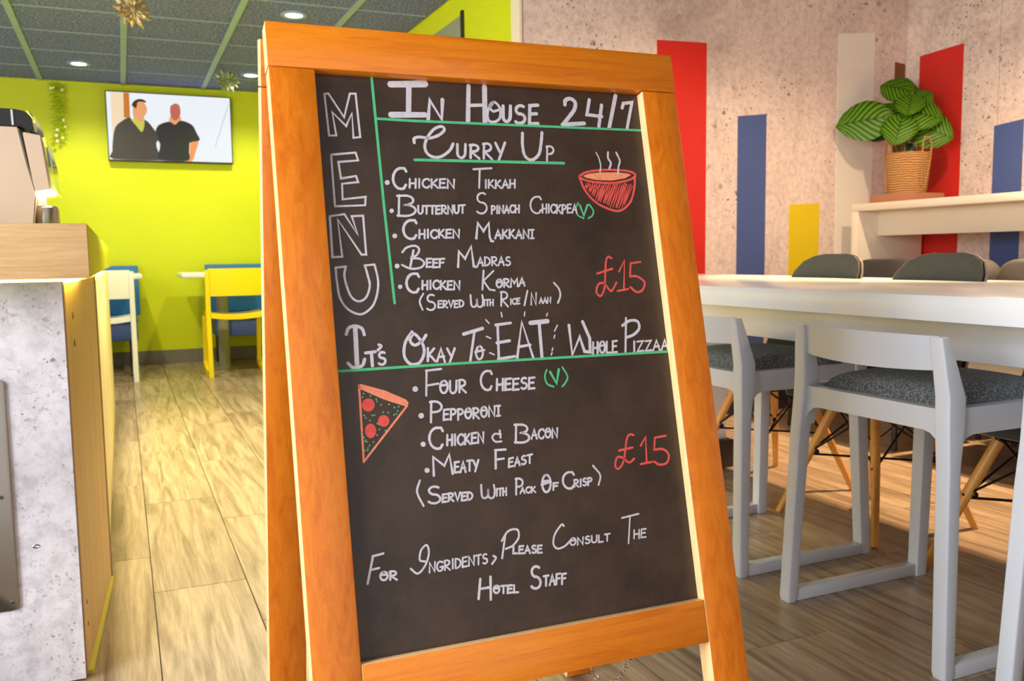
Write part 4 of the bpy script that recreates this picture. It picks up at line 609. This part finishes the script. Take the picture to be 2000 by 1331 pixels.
# ================================================================ long white table and its seats
tb = thing('long_table', 'long white high dining table with a deep under-beam', 'table', (2.43, 2.3, 0))
def tbx(x0, x1, y0, y1, z0, z1, name, mat='white', bev=0.002): return MB().box(x0 - 2.43, x1 - 2.43, y0 - 2.3, y1 - 2.3, z0, z1, bev).obj(name, mat, tb)
tbx(1.90, 2.98, 0.45, 4.13, 0.817, 0.884, 'tabletop'); tbx(2.13, 2.17, 0.55, 4.0, 0.69, 0.816, 'beam'); tbx(2.71, 2.75, 0.55, 4.0, 0.69, 0.816, 'beam')
tbx(2.18, 2.56, 3.33, 3.37, 0.1315, 0.816, 'leg_panel'); tbx(2.16, 2.58, 3.30, 3.40, 0.001, 0.131, 'foot', 'dark_metal'); tbx(2.22, 2.62, 0.62, 0.66, 0.1315, 0.816, 'leg_panel'); tbx(2.2, 2.64, 0.59, 0.69, 0.001, 0.131, 'foot', 'dark_metal')

# low-backed grey stools with sled feet, facing the table (+x)
st = thing('low_back_stool', 'pale grey wooden stool, wholly in view, nearest the camera among complete ones', 'stool', (1.95, 1.67, 0), 0, 'pale grey stools along the near side of the white table')
for s_ in (1, -1):
    MB().beam([(-0.240, s_ * 0.262, 0.0), (-0.2405, s_ * 0.262, 0.012), (-0.224, s_ * 0.244, 0.50), (-0.213, s_ * 0.236, 0.60), (-0.212, s_ * 0.234, 0.66), (-0.232, s_ * 0.226, 0.76), (-0.240, s_ * 0.222, 0.80)],
              [0.014, 0.017, 0.020, 0.028, 0.028, 0.018, 0.014], [0.018, 0.020, 0.020, 0.021, 0.021, 0.019, 0.018], 0.005).obj('rear_leg', 'stool', st, 32)
    MB().beam([(0.262, s_ * 0.258, 0.0), (0.262, s_ * 0.258, 0.02), (0.250, s_ * 0.236, 0.52), (0.248, s_ * 0.232, 0.632)], [0.019, 0.020, 0.022, 0.024], [0.018, 0.019, 0.021, 0.022], 0.003).obj('front_leg', 'stool', st, 32)
    MB().box(-0.225, 0.245, s_ * 0.262 - 0.017, s_ * 0.262 + 0.017, 0.0, 0.036, 0.004).obj('sled_foot', 'stool', st)
    # side rail with rounded undersides where it meets the legs
    pr = [(-0.19, 0.634), (0.23, 0.634), (0.23, 0.52)] + [(0.23 - 0.045 * (1 - math.cos(t)), 0.52 + 0.05 * math.sin(t)) for t in (0.5, 1.0, 1.571)] + [(-0.15 + 0.0, 0.57)] + [(-0.15 - 0.045 * math.sin(t), 0.57 - 0.05 * (1 - math.cos(t))) for t in (0.5, 1.0, 1.571)] + [(-0.195, 0.52)]
    MB().prism(pr, s_ * 0.234 - 0.014, s_ * 0.234 + 0.014).obj('side_rail', 'stool', st, 40)
pr = [(-0.222, 0.630), (0.222, 0.630), (0.222, 0.52)] + [(0.222 - 0.05 * (1 - math.cos(t)), 0.52 + 0.055 * math.sin(t)) for t in (0.4, 0.8, 1.2, 1.571)] + [(-0.172 - 0.05 * math.sin(t), 0.575 - 0.055 * (1 - math.cos(t))) for t in (0.0, 0.4, 0.8, 1.2, 1.571)]
b = MB().loft([[(-0.226, y, z) for y, z in pr], [(-0.196, y, z) for y, z in pr]]); b.obj('rear_rail', 'stool', st, 40)
b = MB().loft([[(0.236, y, z) for y, z in pr], [(0.262, y, z) for y, z in pr]]); b.obj('front_rail', 'stool', st, 40)
rings = []
for i in range(13):
    t = -1 + i / 6.0; y = t * 0.222; bx_ = -0.236 - 0.028 * (1 - t * t); zt = 0.802; zb = 0.722 - 0.008 * (1 - t * t)
    rings.append([(bx_ - 0.009 + 0.004, y, zt), (bx_ + 0.012, y, zt - 0.002), (bx_ + 0.020, y, zb), (bx_ + 0.004, y, zb)])
MB().loft(rings).obj('back_rail', 'stool', st, 50)
def pad_grid(x0, x1, y0, y1, z0, z1, dome, name, mat, par, n=14):
    b = MB(); g = []
    for i in range(n + 1):
        row = []
        for j in range(n + 1):
            u, v = -1 + 2 * i / n, -1 + 2 * j / n; e = (1 - abs(u) ** 5) * (1 - abs(v) ** 5); d_ = (1 - u * u) * (1 - v * v)
            row.append(b.bm.verts.new(((x0 + x1) / 2 + (x1 - x0) / 2 * u, (y0 + y1) / 2 + (y1 - y0) / 2 * v, z0 + (z1 - z0) * min(1, e * 1.6) ** 0.6 + dome * d_)))
        g.append(row)
    for i in range(n):
        for j in range(n): b.bm.faces.new((g[i][j], g[i + 1][j], g[i + 1][j + 1], g[i][j + 1]))
    ed = [g[i][0] for i in range(n + 1)] + [g[n][j] for j in range(1, n + 1)] + [g[i][n] for i in range(n - 1, -1, -1)] + [g[0][j] for j in range(n - 1, 0, -1)]
    b.bm.faces.new([b.bm.verts.new((v.co.x, v.co.y, z0 - 0.02)) for v in ed][::-1])
    return b.obj(name, mat, par, 60)
pad_grid(-0.196, 0.236, -0.222, 0.222, 0.622, 0.664, 0.020, 'seat_cushion', 'felt', st)
dup(st, (1.95, 2.41, 0), 0, 'pale grey stool half hidden behind the right edge of the menu board')
dup(st, (1.95, 0.985, 0), 0, 'pale grey stool cut by the right edge of the picture')

# shell chairs on the far side, facing the table (-x)
sh = thing('shell_chair', 'grey padded shell chair seen behind the table, right of the other', 'chair', (2.52, 2.40, 0), 0, 'shell chairs along the far side of the white table')
prof = [(-0.245, 0.462, 0.17), (-0.235, 0.488, 0.205), (-0.20, 0.498, 0.218), (-0.12, 0.482, 0.228), (-0.02, 0.468, 0.232), (0.08, 0.466, 0.234), (0.16, 0.488, 0.234), (0.215, 0.545, 0.232), (0.25, 0.63, 0.228), (0.28, 0.73, 0.222), (0.31, 0.83, 0.214), (0.333, 0.90, 0.200), (0.348, 0.945, 0.172), (0.357, 0.972, 0.125), (0.361, 0.985, 0.07)]
def shell(off, sc, th):
    b = MB(); n = 14; fr, bk = [], []
    for k, (x, z, w) in enumerate(prof):
        if sc < 1 and (k == 0): z -= 0.0
        p0 = prof[max(0, k - 1)]; p1 = prof[min(len(prof) - 1, k + 1)]; t = Vector((p1[0] - p0[0], 0, p1[1] - p0[1])).normalized(); nn_ = Vector((-t.z, 0, t.x))
        r0, r1 = [], []
        for j in range(n + 1):
            a = -1 + 2 * j / n; rise = 0.055 * abs(a) ** 2.6 * (min(1, (len(prof) - 1 - k) / 5) if k > 2 else 0.4); 
            base = Vector((x, a * w * sc, z)) + nn_ * rise
            r0.append(b.bm.verts.new(base + nn_ * off)); r1.append(b.bm.verts.new(base + nn_ * (off - th)))
        fr.append(r0); bk.append(r1)
    K = len(prof)
    for k in range(K - 1):
        for j in range(n):
            b.bm.faces.new((fr[k][j], fr[k + 1][j], fr[k + 1][j + 1], fr[k][j + 1])); b.bm.faces.new((bk[k][j], bk[k][j + 1], bk[k + 1][j + 1], bk[k + 1][j]))
        for j in (0, n): b.bm.faces.new((fr[k][j], fr[k + 1][j], bk[k + 1][j], bk[k][j]))
    for k in (0, K - 1):
        for j in range(n): b.bm.faces.new((fr[k][j], fr[k][j + 1], bk[k][j + 1], bk[k][j]))
    return b
shell(0, 1.0, 0.010).obj('seat_shell', 'black', sh, 60); shell(0.011, 0.955, 0.010).obj('pad', 'upholstery', sh, 60)['label'] = 'grey-green fabric pad'
# bright welt along the rim of the shell
for s_ in (1, -1):
    e = []
    for k, (x, z, w) in enumerate(prof):
        p0 = prof[max(0, k - 1)]; p1 = prof[min(len(prof) - 1, k + 1)]; t = Vector((p1[0] - p0[0], 0, p1[1] - p0[1])).normalized(); nn_ = Vector((-t.z, 0, t.x)); rise = 0.055 * (min(1, (len(prof) - 1 - k) / 5) if k > 2 else 0.4)
        e.append(Vector((x, s_ * w, z)) + nn_ * (rise - 0.001))
    MB().tube(e, 0.0048, 8).obj('rim', 'welt', sh)
def leg_line(sx, sy, z): t = (0.42 - z) / 0.42; return Vector((sx * (0.105 + 0.135 * t), sy * (0.10 + 0.14 * t), z))
for sx in (-1, 1):
    for sy in (-1, 1):
        MB().tube([leg_line(sx, sy, z) for z in (0.0, 0.12, 0.25, 0.42)], [0.0115, 0.0145, 0.0165, 0.0175], 12).obj('leg', 'beech', sh)
        p = leg_line(sx, sy, 0.245); MB().sphere(p + Vector((-sx * 0.015, -sy * 0.015, 0)), 0.011, 8).sphere(p + Vector((sx * 0.013, 0, 0)), 0.006, 6).obj('bolt', 'wire', sh)
w_ = MB()
cs = [(-1, -1), (1, -1), (1, 1), (-1, 1)]
for i in range(4):
    a, c = cs[i], cs[(i + 1) % 4]
    w_.tube([leg_line(*a, 0.245), leg_line(*c, 0.43)], 0.0045, 6).tube([leg_line(*c, 0.245), leg_line(*a, 0.43)], 0.0045, 6)
for a in ((-1, -1), (-1, 1)): w_.tube([leg_line(*a, 0.235), leg_line(-a[0], -a[1], 0.235)], 0.0045, 6)
w_.tube([leg_line(-1, -1, 0.425), leg_line(1, -1, 0.425), leg_line(1, 1, 0.425), leg_line(-1, 1, 0.425), leg_line(-1, -1, 0.425)], 0.005, 6)
for sx in (-1, 1):
    for sy in (-1, 1): w_.tube([leg_line(sx, sy, 0.425), (sx * 0.11, sy * 0.11, 0.462)], 0.012, 8)
w_.obj('wire_bracing', 'wire', sh)
dup(sh, (2.52, 2.98, 0), 0, 'grey padded shell chair in front of the yellow wall stripe')
dup(sh, (2.52, 1.72, 0), 0, 'shell chair whose golden legs show at the right, its back out of the picture')

# ================================================================ tall counter, lounge seats and plant on the right
hc = thing('tall_counter', 'tall cream white breakfast counter against the concrete wall', 'counter', (4.5, 3.2, 0))
def hbx(x0, x1, y0, y1, z0, z1, name): return MB().box(x0 - 4.5, x1 - 4.5, y0 - 3.2, y1 - 3.2, z0, z1, 0.002).obj(name, 'cream_white', hc)
hbx(4.25, 4.81, 1.0, 4.285, 1.248, 1.293, 'countertop'); hbx(4.25, 4.81, 4.235, 4.285, 0.001, 1.247, 'leg_panel'); hbx(4.42, 4.46, 1.0, 4.234, 1.094, 1.247, 'beam')
def lounge(y0, y1, lb):
    t = thing('lounge_seat', lb, 'sofa', (3.9, (y0 + y1) / 2, 0), 0, 'grey lounge seats below the tall counter')
    h = (y1 - y0) / 2; rg = []
    def rr(x): return [(x, y, z + 0.66) for y, z in rrect(h, 0.296, 0.11, 6)]
    MB().loft([[(x, y * k, 0.655 + (z - 0.66) * k) for x_, y, z in rr(x)] for x, k in ((0.10, 0.95), (0.115, 0.985), (0.15, 1.0), (0.22, 1.0), (0.25, 0.985), (0.262, 0.95))]).obj('backrest', 'sofa', t, 60)
    MB().box(-0.45, 0.10, -h, h, 0.28, 0.46, 0.04, 4).obj('seat', 'sofa', t, 60)
    for sx in (-0.4, 0.2):
        for sy in (-1, 1): MB().tube([(sx, sy * (h - 0.08), 0.0), (sx, sy * (h - 0.08), 0.40)], 0.015, 10).obj('leg', 'dark_metal', t)
lounge(3.13, 4.045, 'warm grey rounded lounge seat nearest the room corner'); lounge(2.17, 3.085, 'warm grey rounded lounge seat at the right edge of the picture')
tag(MB().box(-0.15, 0.15, -0.15, 0.15, 0, 0.054, 0.003).obj('plant_board', 'terracotta', None, loc=(4.50, 4.085, 1.2935)), 'flat reddish wooden board under the plant basket', 'board')
pc = Vector((4.515, 4.10, 1.3485))
pl = thing('potted_plant', 'leafy green striped houseplant in a woven basket', 'plant', pc)
pf = [(0.108, 0.0), (0.113, 0.004)] + [(0.113 + 0.024 * (i / 11) + (0.0012 if i % 2 else 0), 0.01 + 0.235 * i / 11) for i in range(12)] + [(0.137, 0.25), (0.130, 0.25), (0.128, 0.225), (0.0, 0.22)]
MB().lathe(pf, 40, cap=True).obj('basket', 'basket', pl, 60)
MB().lathe([(0.125, 0.222), (0.0, 0.232)], 24, cap=False).obj('soil', 'soil', pl)
RT = Vector((0.675, -0.738, 0)); NT = Vector((-0.738, -0.675, 0)); UPV = Vector((0, 0, 1))
for (s0, fr_) in ((-1, 0.0), (1, 0.35)):
    c0 = RT * (s0 * 0.128) + NT * (0.03 if s0 < 0 else 0.06)
    if s0 < 0: pth = [c0 + UPV * 0.02 + RT * 0.01, c0 + UPV * 0.25, c0 + UPV * 0.30 + NT * 0.02, c0 + UPV * 0.33 + NT * 0.05, c0 + UPV * 0.30 + NT * 0.08 + RT * 0.02, c0 + UPV * 0.24 + NT * 0.09 + RT * 0.03]
    else: pth = [c0 + UPV * 0.02 - RT * 0.03, c0 + UPV * 0.24, c0 + UPV * 0.31 - RT * 0.0, c0 + UPV * 0.34 - RT * 0.02 + NT * 0.02, c0 + UPV * 0.30 - RT * 0.045 + NT * 0.045, c0 + UPV * 0.05 - RT * 0.05 + NT * 0.045]
    MB().tube(catmull(pth, 6), 0.0055, 8).obj('basket_handle', 'basket', pl, 60)
def leaf(hx, z, depth, L_, W_, ang, tilt, mat='leaf', cup=0.12):
    L_ *= 1.08; W_ *= 1.16
    """a round leaf; hx, z, depth place its middle, ang turns the tip in the face plane, tilt leans the face up"""
    b = MB(); uvl = b.bm.loops.layers.uv.new('UVMap'); nu, nv = 14, 8; g = []; uvs = {}
    for i in range(nu + 1):
        u = i / nu; prof_ = (math.sin(PI * min(1, u * 0.985 + 0.012)) ** 0.62) * (1 - 0.18 * (u - 0.5)) ; row = []
        if u > 0.88: prof_ *= 0.92
        for j in range(nv + 1):
            v_ = -1 + 2 * j / nv; x = (u - 0.5) * L_; y = v_ * W_ / 2 * prof_
            zz = -cup * W_ * (v_ * v_) * 0.5 * prof_ + 0.02 * abs(v_) * 0 - 0.25 * L_ * (u - 0.45) ** 2 + 0.012 * W_ * math.sin(u * 9 * 6.283 * 0.5 + abs(v_) * 8)
            vert = b.bm.verts.new((x, y, zz)); row.append(vert); uvs[vert] = (u, v_)
        g.append(row)
    for i in range(nu):
        for j in range(nv):
            f = b.bm.faces.new((g[i][j], g[i + 1][j], g[i + 1][j + 1], g[i][j + 1]))
            for lp in f.loops: lp[uvl].uv = uvs[lp.vert]
    fwd = (NT * math.cos(tilt) + UPV * math.sin(tilt)).normalized(); t = (RT * math.cos(ang) + UPV * math.sin(ang)); t = (t - fwd * t.dot(fwd)).normalized(); sd = fwd.cross(t)
    c0 = RT * hx + UPV * (z - pc.z) + NT * depth
    mt = Matrix.Identity(4)
    for i in range(3): mt[i][0] = t[i]; mt[i][1] = sd[i]; mt[i][2] = fwd[i]; mt[i][3] = c0[i]
    b.xf(mt); bmesh.ops.solidify(b.bm, geom=b.bm.faces[:], thickness=0.0015)
    o = b.obj('leaf', mat, pl, 80)
    root = Vector((random.uniform(-0.04, 0.04), random.uniform(-0.04, 0.04), 0.225)); e = c0 - t * (L_ * 0.47)
    MB().tube(catmull([root, root.lerp(e, 0.5) + UPV * 0.02 - NT * 0.03, e], 6), 0.0035, 6).obj('stalk', 'stalk', pl)
Ox = -0.02
for a in ((-0.252, 1.813, 0.07, 0.315, 0.225, math.radians(187), 0.25), (-0.072, 2.012, -0.04, 0.20, 0.175, math.radians(150), 0.6), (-0.03, 1.985, -0.07, 0.17, 0.15, math.radians(60), 0.5),
          (0.004, 1.898, 0.07, 0.18, 0.15, math.radians(-95), 0.7), (0.070, 1.937, -0.02, 0.13, 0.14, math.radians(40), 0.5), (0.080, 1.826, 0.05, 0.21, 0.195, math.radians(-20), 0.55),
          (-0.052, 1.748, 0.11, 0.21, 0.185, math.radians(-100), 0.45), (0.136, 1.728, 0.02, 0.23, 0.20, math.radians(-25), 0.3), (-0.125, 1.87, -0.03, 0.16, 0.13, math.radians(140), 0.5), (-0.02, 1.83, -0.02, 0.17, 0.15, math.radians(100), 0.5), (-0.13, 1.80, 0.0, 0.20, 0.17, math.radians(170), 0.3), (0.03, 1.76, -0.05, 0.18, 0.16, math.radians(-70), 0.3), (-0.01, 1.96, -0.05, 0.17, 0.15, math.radians(80), 0.4)):
    leaf(a[0] - 0.0, *a[1:])
leaf(-0.165, 1.715, 0.02, 0.11, 0.06, math.radians(200), 0.2, 'leaf_dark'); leaf(0.19, 1.665, 0.0, 0.06, 0.04, math.radians(-20), 0.2, 'leaf_dark'); leaf(0.02, 1.62, 0.02, 0.09, 0.05, math.radians(-60), 0.1, 'leaf_dark')

# ================================================================ lime room furniture
def tip_chair(label, loc, rz, mat):
    t = thing('cafe_chair', label, 'chair', loc, rz, 'plastic chairs at the lime wall tables')
    for s_ in (1, -1):
        x = s_ * 0.235
        MB().loft([[(x + a, y + c_, z) for a, c_ in rrect(0.02, w, 0.008)] for y, z, w in ((-0.255, 0.0, 0.022), (-0.25, 0.12, 0.020), (-0.215, 0.42, 0.024), (-0.205, 0.52, 0.030), (-0.215, 0.62, 0.024), (-0.238, 0.78, 0.018), (-0.255, 0.915, 0.012))]).obj('rear_leg', mat, t, 50)
        MB().loft([[(x + a, y + c_, z) for a, c_ in rrect(0.019, 0.021, 0.008)] for y, z in ((0.265, 0.035), (0.262, 0.10), (0.235, 0.30), (0.20, 0.50))]).obj('front_leg', mat, t, 50)
        pr_ = [(-0.27, 0.0), (0.02, 0.0), (0.285, 0.035), (0.285, 0.10), (0.25, 0.11), (0.235, 0.075), (0.02, 0.045), (-0.24, 0.045)]
        MB().loft([[(x - 0.02, y, z) for y, z in pr_], [(x + 0.02, y, z) for y, z in pr_]]).obj('runner', mat, t, 30)
    b = MB(); rg = []
    for i in range(11):
        a = -1 + i / 5.0; y = -0.245 - 0.03 * (1 - a * a)
        rg.append([(a * 0.225, y - 0.008, 0.925), (a * 0.225, y + 0.006, 0.925), (a * 0.225, y + 0.028, 0.70), (a * 0.225, y + 0.012, 0.69)])
    b.loft(rg).obj('backrest', mat, t, 50)
    rg = []
    for i in range(11):
        a = -1 + i / 5.0; dz = -0.022 * (1 - a * a)
        rg.append([(a * 0.235, -0.215, 0.545 + dz), (a * 0.235, 0.16, 0.545 + dz), (a * 0.235, 0.225, 0.515 + dz), (a * 0.235, 0.215, 0.495 + dz), (a * 0.235, 0.15, 0.518 + dz), (a * 0.235, -0.215, 0.505 + dz)])
    MB().loft(rg).obj('seat', mat, t, 50)
    return t
tip_chair('yellow plastic chair with its back to us, beside the menu board', (0.895, 8.13, 0), 0, 'yellow')
tip_chair('white plastic chair half hidden by the service counter', (-0.165, 8.15, 0), 0, 'pvc_white')
def lime_table(label, cx, cy, hw):
    t = thing('cafe_table', label, 'table', (cx, cy, 0), 0, 'white pedestal tables at the lime wall')
    MB().box(-hw, hw, -0.42, 0.30, 0.842, 0.888, 0.014, 3).obj('tabletop', 'white', t, 60); MB().tube([(0, 0, 0.012), (0, 0, 0.842)], 0.052, 20).obj('pedestal', 'pole', t)
    MB().lathe([(0.165, 0.0), (0.165, 0.006), (0.06, 0.013), (0.0, 0.013)], 32).obj('base_plate', 'pole', t)
lime_table('white cafe table behind the yellow chair', 0.838, 8.54, 0.364); lime_table('white cafe table behind the white chair', -0.182, 8.54, 0.343)
def booth(label, x0, x1):
    cx = (x0 + x1) / 2; h = (x1 - x0) / 2
    t = thing('booth_seat', label, 'seat', (cx, 8.95, 0), 0, 'blue upholstered seats against the lime wall')
    MB().hexa([(x, y + q, z) for x in (-h, h) for y, z, q in ((0.06, 0.49, 0), (0.12, 0.955, 0), (0.14, 0.49, 0), (0.18, 0.955, 0))], 0.012, 3).obj('backrest', 'blue', t, 50)
    MB().box(-h + 0.03, h - 0.03, -0.37, 0.16, 0.44, 0.49, 0.015, 3).obj('seat_pad', 'blue', t, 50); MB().box(-h + 0.035, h - 0.035, -0.36, 0.15, 0.285, 0.439, 0.01, 2).obj('seat_base', 'navy', t)
    for sx in (-1, 1):
        for y in (-0.30, 0.12): MB().box(sx * (h - 0.09) - 0.02, sx * (h - 0.09) + 0.02, y - 0.02, y + 0.02, 0, 0.284, 0.002).obj('leg', 'dark_metal', t)
booth('blue upholstered seat behind the yellow chair', 0.745, 1.75); booth('blue upholstered seat behind the white chair', -0.86, 0.145)
# wall screen
tv = thing('wall_screen', 'flat wall screen showing two men in dark clothes', 'television', (0.5, YL - 0.04, 2.25))
def tvp(poly, y0, y1, name, mat, par=tv): return MB().prism([(x - 0.5, z - 2.25) for x, z in poly], y0 - (YL - 0.04), y1 - (YL - 0.04)).obj(name, mat, par, 0)
fx0, fx1, fz0, fz1 = -0.056, 1.058, 1.930, 2.572
MB().box(fx0 - 0.5, fx1 - 0.5, -0.035, 0.02, fz0 - 2.25, fz1 - 2.25, 0.004).obj('casing', 'black', tv)
MB().box(0.2, 0.8, 0.02, 0.04, -0.2, 0.2).obj('wall_bracket', 'dark_metal', tv, 0).location.x = -0.5
yb = YL - 0.076
pic = tvp([(fx0 + 0.009, fz0 + 0.014), (fx1 - 0.009, fz0 + 0.014), (fx1 - 0.009, fz1 - 0.009), (fx0 + 0.009, fz1 - 0.009)], yb, yb + 0.002, 'picture', 's_white')
TV = {'wall_left':[(-0.011, 2.556), (0.1, 2.556), (0.093, 2.214), (0.01, 1.957), (-0.009, 2.147)],
'post':[(0.101, 2.56), (0.151, 2.56), (0.148, 2.331), (0.095, 2.329)],
'line':[(1.029, 2.5), (1.042, 2.501), (0.902, 2.091), (0.89, 2.091)],
'jacket1':[(0.097, 2.316), (0.148, 2.334), (0.193, 2.282), (0.237, 2.208), (0.264, 2.26), (0.273, 2.318), (0.314, 2.288), (0.353, 2.232), (0.388, 2.189), (0.396, 2.099), (0.374, 2.033), (0.388, 1.947), (-0.015, 1.947), (-0.019, 2.02), (-0.011, 2.115), (0.019, 2.243)],
'head1':[(0.178, 2.453), (0.215, 2.487), (0.269, 2.484), (0.297, 2.434), (0.295, 2.39), (0.268, 2.343), (0.273, 2.312), (0.235, 2.284), (0.189, 2.308), (0.174, 2.377)],
'shirt1':[(0.150, 2.322), (0.197, 2.323), (0.235, 2.30), (0.267, 2.311), (0.267, 2.26), (0.243, 2.205), (0.204, 2.251)],
'hair1':[(0.166, 2.446), (0.186, 2.485), (0.235, 2.51), (0.282, 2.5), (0.293, 2.479), (0.251, 2.486), (0.218, 2.475), (0.206, 2.423), (0.183, 2.435)],
'arm2':[(0.666, 2.122), (0.743, 2.144), (0.716, 2.045), (0.679, 1.947), (0.629, 1.947), (0.658, 2.017)],
'neck2':[(0.497, 2.361), (0.587, 2.366), (0.591, 2.314), (0.54, 2.282), (0.488, 2.303)],
'jacket2':[(0.366, 2.233), (0.398, 2.279), (0.486, 2.312), (0.54, 2.286), (0.591, 2.327), (0.69, 2.293), (0.73, 2.216), (0.755, 2.148), (0.663, 2.122), (0.653, 2.043), (0.636, 1.947), (0.388, 1.947), (0.399, 2.099), (0.38, 2.163)],
'head2':[(0.505, 2.458), (0.543, 2.483), (0.58, 2.475), (0.593, 2.431), (0.587, 2.372), (0.548, 2.325), (0.512, 2.349), (0.501, 2.4)],
'vest2':[(0.543, 2.221), (0.656, 2.239), (0.637, 1.964), (0.519, 1.973)],
'gap':[(0.379, 2.13), (0.393, 2.111), (0.394, 2.06), (0.383, 2.034), (0.367, 2.065), (0.366, 2.11)]}
TM = dict(wall_left='s_peach', post='s_brown', line='s_line', jacket1='s_jacket', head1='s_skin', shirt1='s_shirt', hair1='s_hair', arm2='s_arm', neck2='s_skin', jacket2='s_jacket2', head2='s_face', vest2='s_vest', gap='s_white')
for i, (k_, poly) in enumerate(TV.items()):
    q = [Vector((x, z, 0)) for x, z in poly]
    if k_ not in ('post', 'line', 'wall_left'):
        q = [v for v in catmull(q + [q[0]], 3)][:-1]
    q = [Vector((v.x, max(v.y, 1.9445), 0)) for v in q]
    tvp([(v.x, v.y) for v in q], yb - 0.0006 * (i + 1), yb - 0.0002, 'picture_patch', TM[k_], pic)
# hanging tinsel and glitter stars
gb = MB(); rnd = random.Random(5)
for i in range(420):
    z = 2.61 - 0.50 * rnd.random(); a = rnd.uniform(0, 2 * PI); r_ = rnd.uniform(0.03, 0.085); dz = rnd.uniform(-0.03, 0.03); w = 0.0022
    p0 = Vector((0, 0, z)); p1 = Vector((math.cos(a) * r_, math.sin(a) * r_ * 0.5, z + dz)); s_ = Vector((0, 0, w))
    gb.bm.faces.new([gb.bm.verts.new(q) for q in (p0 + s_, p1 + s_, p1 - s_, p0 - s_)])
gl = thing('tinsel_garland', 'thin green tinsel garland with pearly baubles hanging left of the screen', 'garland', (-0.445, YL - 0.06, 0))
gs = gb.obj('tinsel', 'tinsel', gl, 0); gs['kind'] = 'stuff'
MB().tube([(0, 0, 2.10), (0, 0, 2.644)], 0.002, 5).obj('cord', 'tinsel', gl)
for x, z, r_ in ((-0.05, 2.56, 0.014), (-0.03, 2.565, 0.012), (0.04, 2.55, 0.013), (0.035, 2.28, 0.013), (0.045, 2.22, 0.011), (-0.02, 2.19, 0.015), (-0.03, 2.14, 0.017), (0.02, 2.12, 0.015), (-0.025, 2.09, 0.014)):
    MB().sphere((x, -0.05, z), r_, 12).obj('bauble', 'bauble', gl)
def glitter_star(label, loc, R_, mat, seed):
    rn = random.Random(seed); t = thing('glitter_star', label, 'ornament', loc, 0.3, 'glitter stars hanging from the ceiling')
    for ring, (n, r0, r1, w) in enumerate(((12, 0.25, 1.0, 0.17), (12, 0.12, 0.62, 0.12))):
        for i in range(n):
            a = 2 * PI * (i + 0.5 * ring) / n; d = Vector((math.cos(a), 0.25 * math.sin(a * 3), math.sin(a))); sd = Vector((-math.sin(a), 0, math.cos(a))); k = R_ * rn.uniform(0.85, 1.05)
            p = [d * (k * r0), d * (k * (r0 + r1) * 0.52) + sd * (w * k), d * (k * r1), d * (k * (r0 + r1) * 0.52) - sd * (w * k)]
            b = MB(); f = [b.bm.verts.new(q + Vector((0, -0.002 - 0.006 * ring, 0))) for q in p]; g = [b.bm.verts.new(q + Vector((0, 0.002 - 0.006 * ring, 0))) for q in p]; c1 = b.bm.verts.new(sum(p, Vector()) / 4 + Vector((0, -0.014, 0)))
            for q in range(4): b.bm.faces.new((f[q], f[(q + 1) % 4], c1)); b.bm.faces.new((f[(q + 1) % 4], f[q], g[q], g[(q + 1) % 4]))
            b.bm.faces.new(g); b.obj('petal', mat, t, 0)
    MB().sphere((0, -0.01, 0), R_ * 0.17, 10).obj('centre', mat, t); MB().tube([(0, 0, R_ * 0.3), (0, 0, CEIL - loc[2])], 0.0012, 5).obj('thread', 'clear', t)
glitter_star('larger brownish glitter star cut by the top of the picture', (0.135, 5.6, 2.425), 0.115, 'glitter', 1)
glitter_star('smaller greenish glitter star right of the screen', (0.93, 8.2, 2.55 - 0.0), 0.115, 'glitter_green', 2)
print('planks', count)
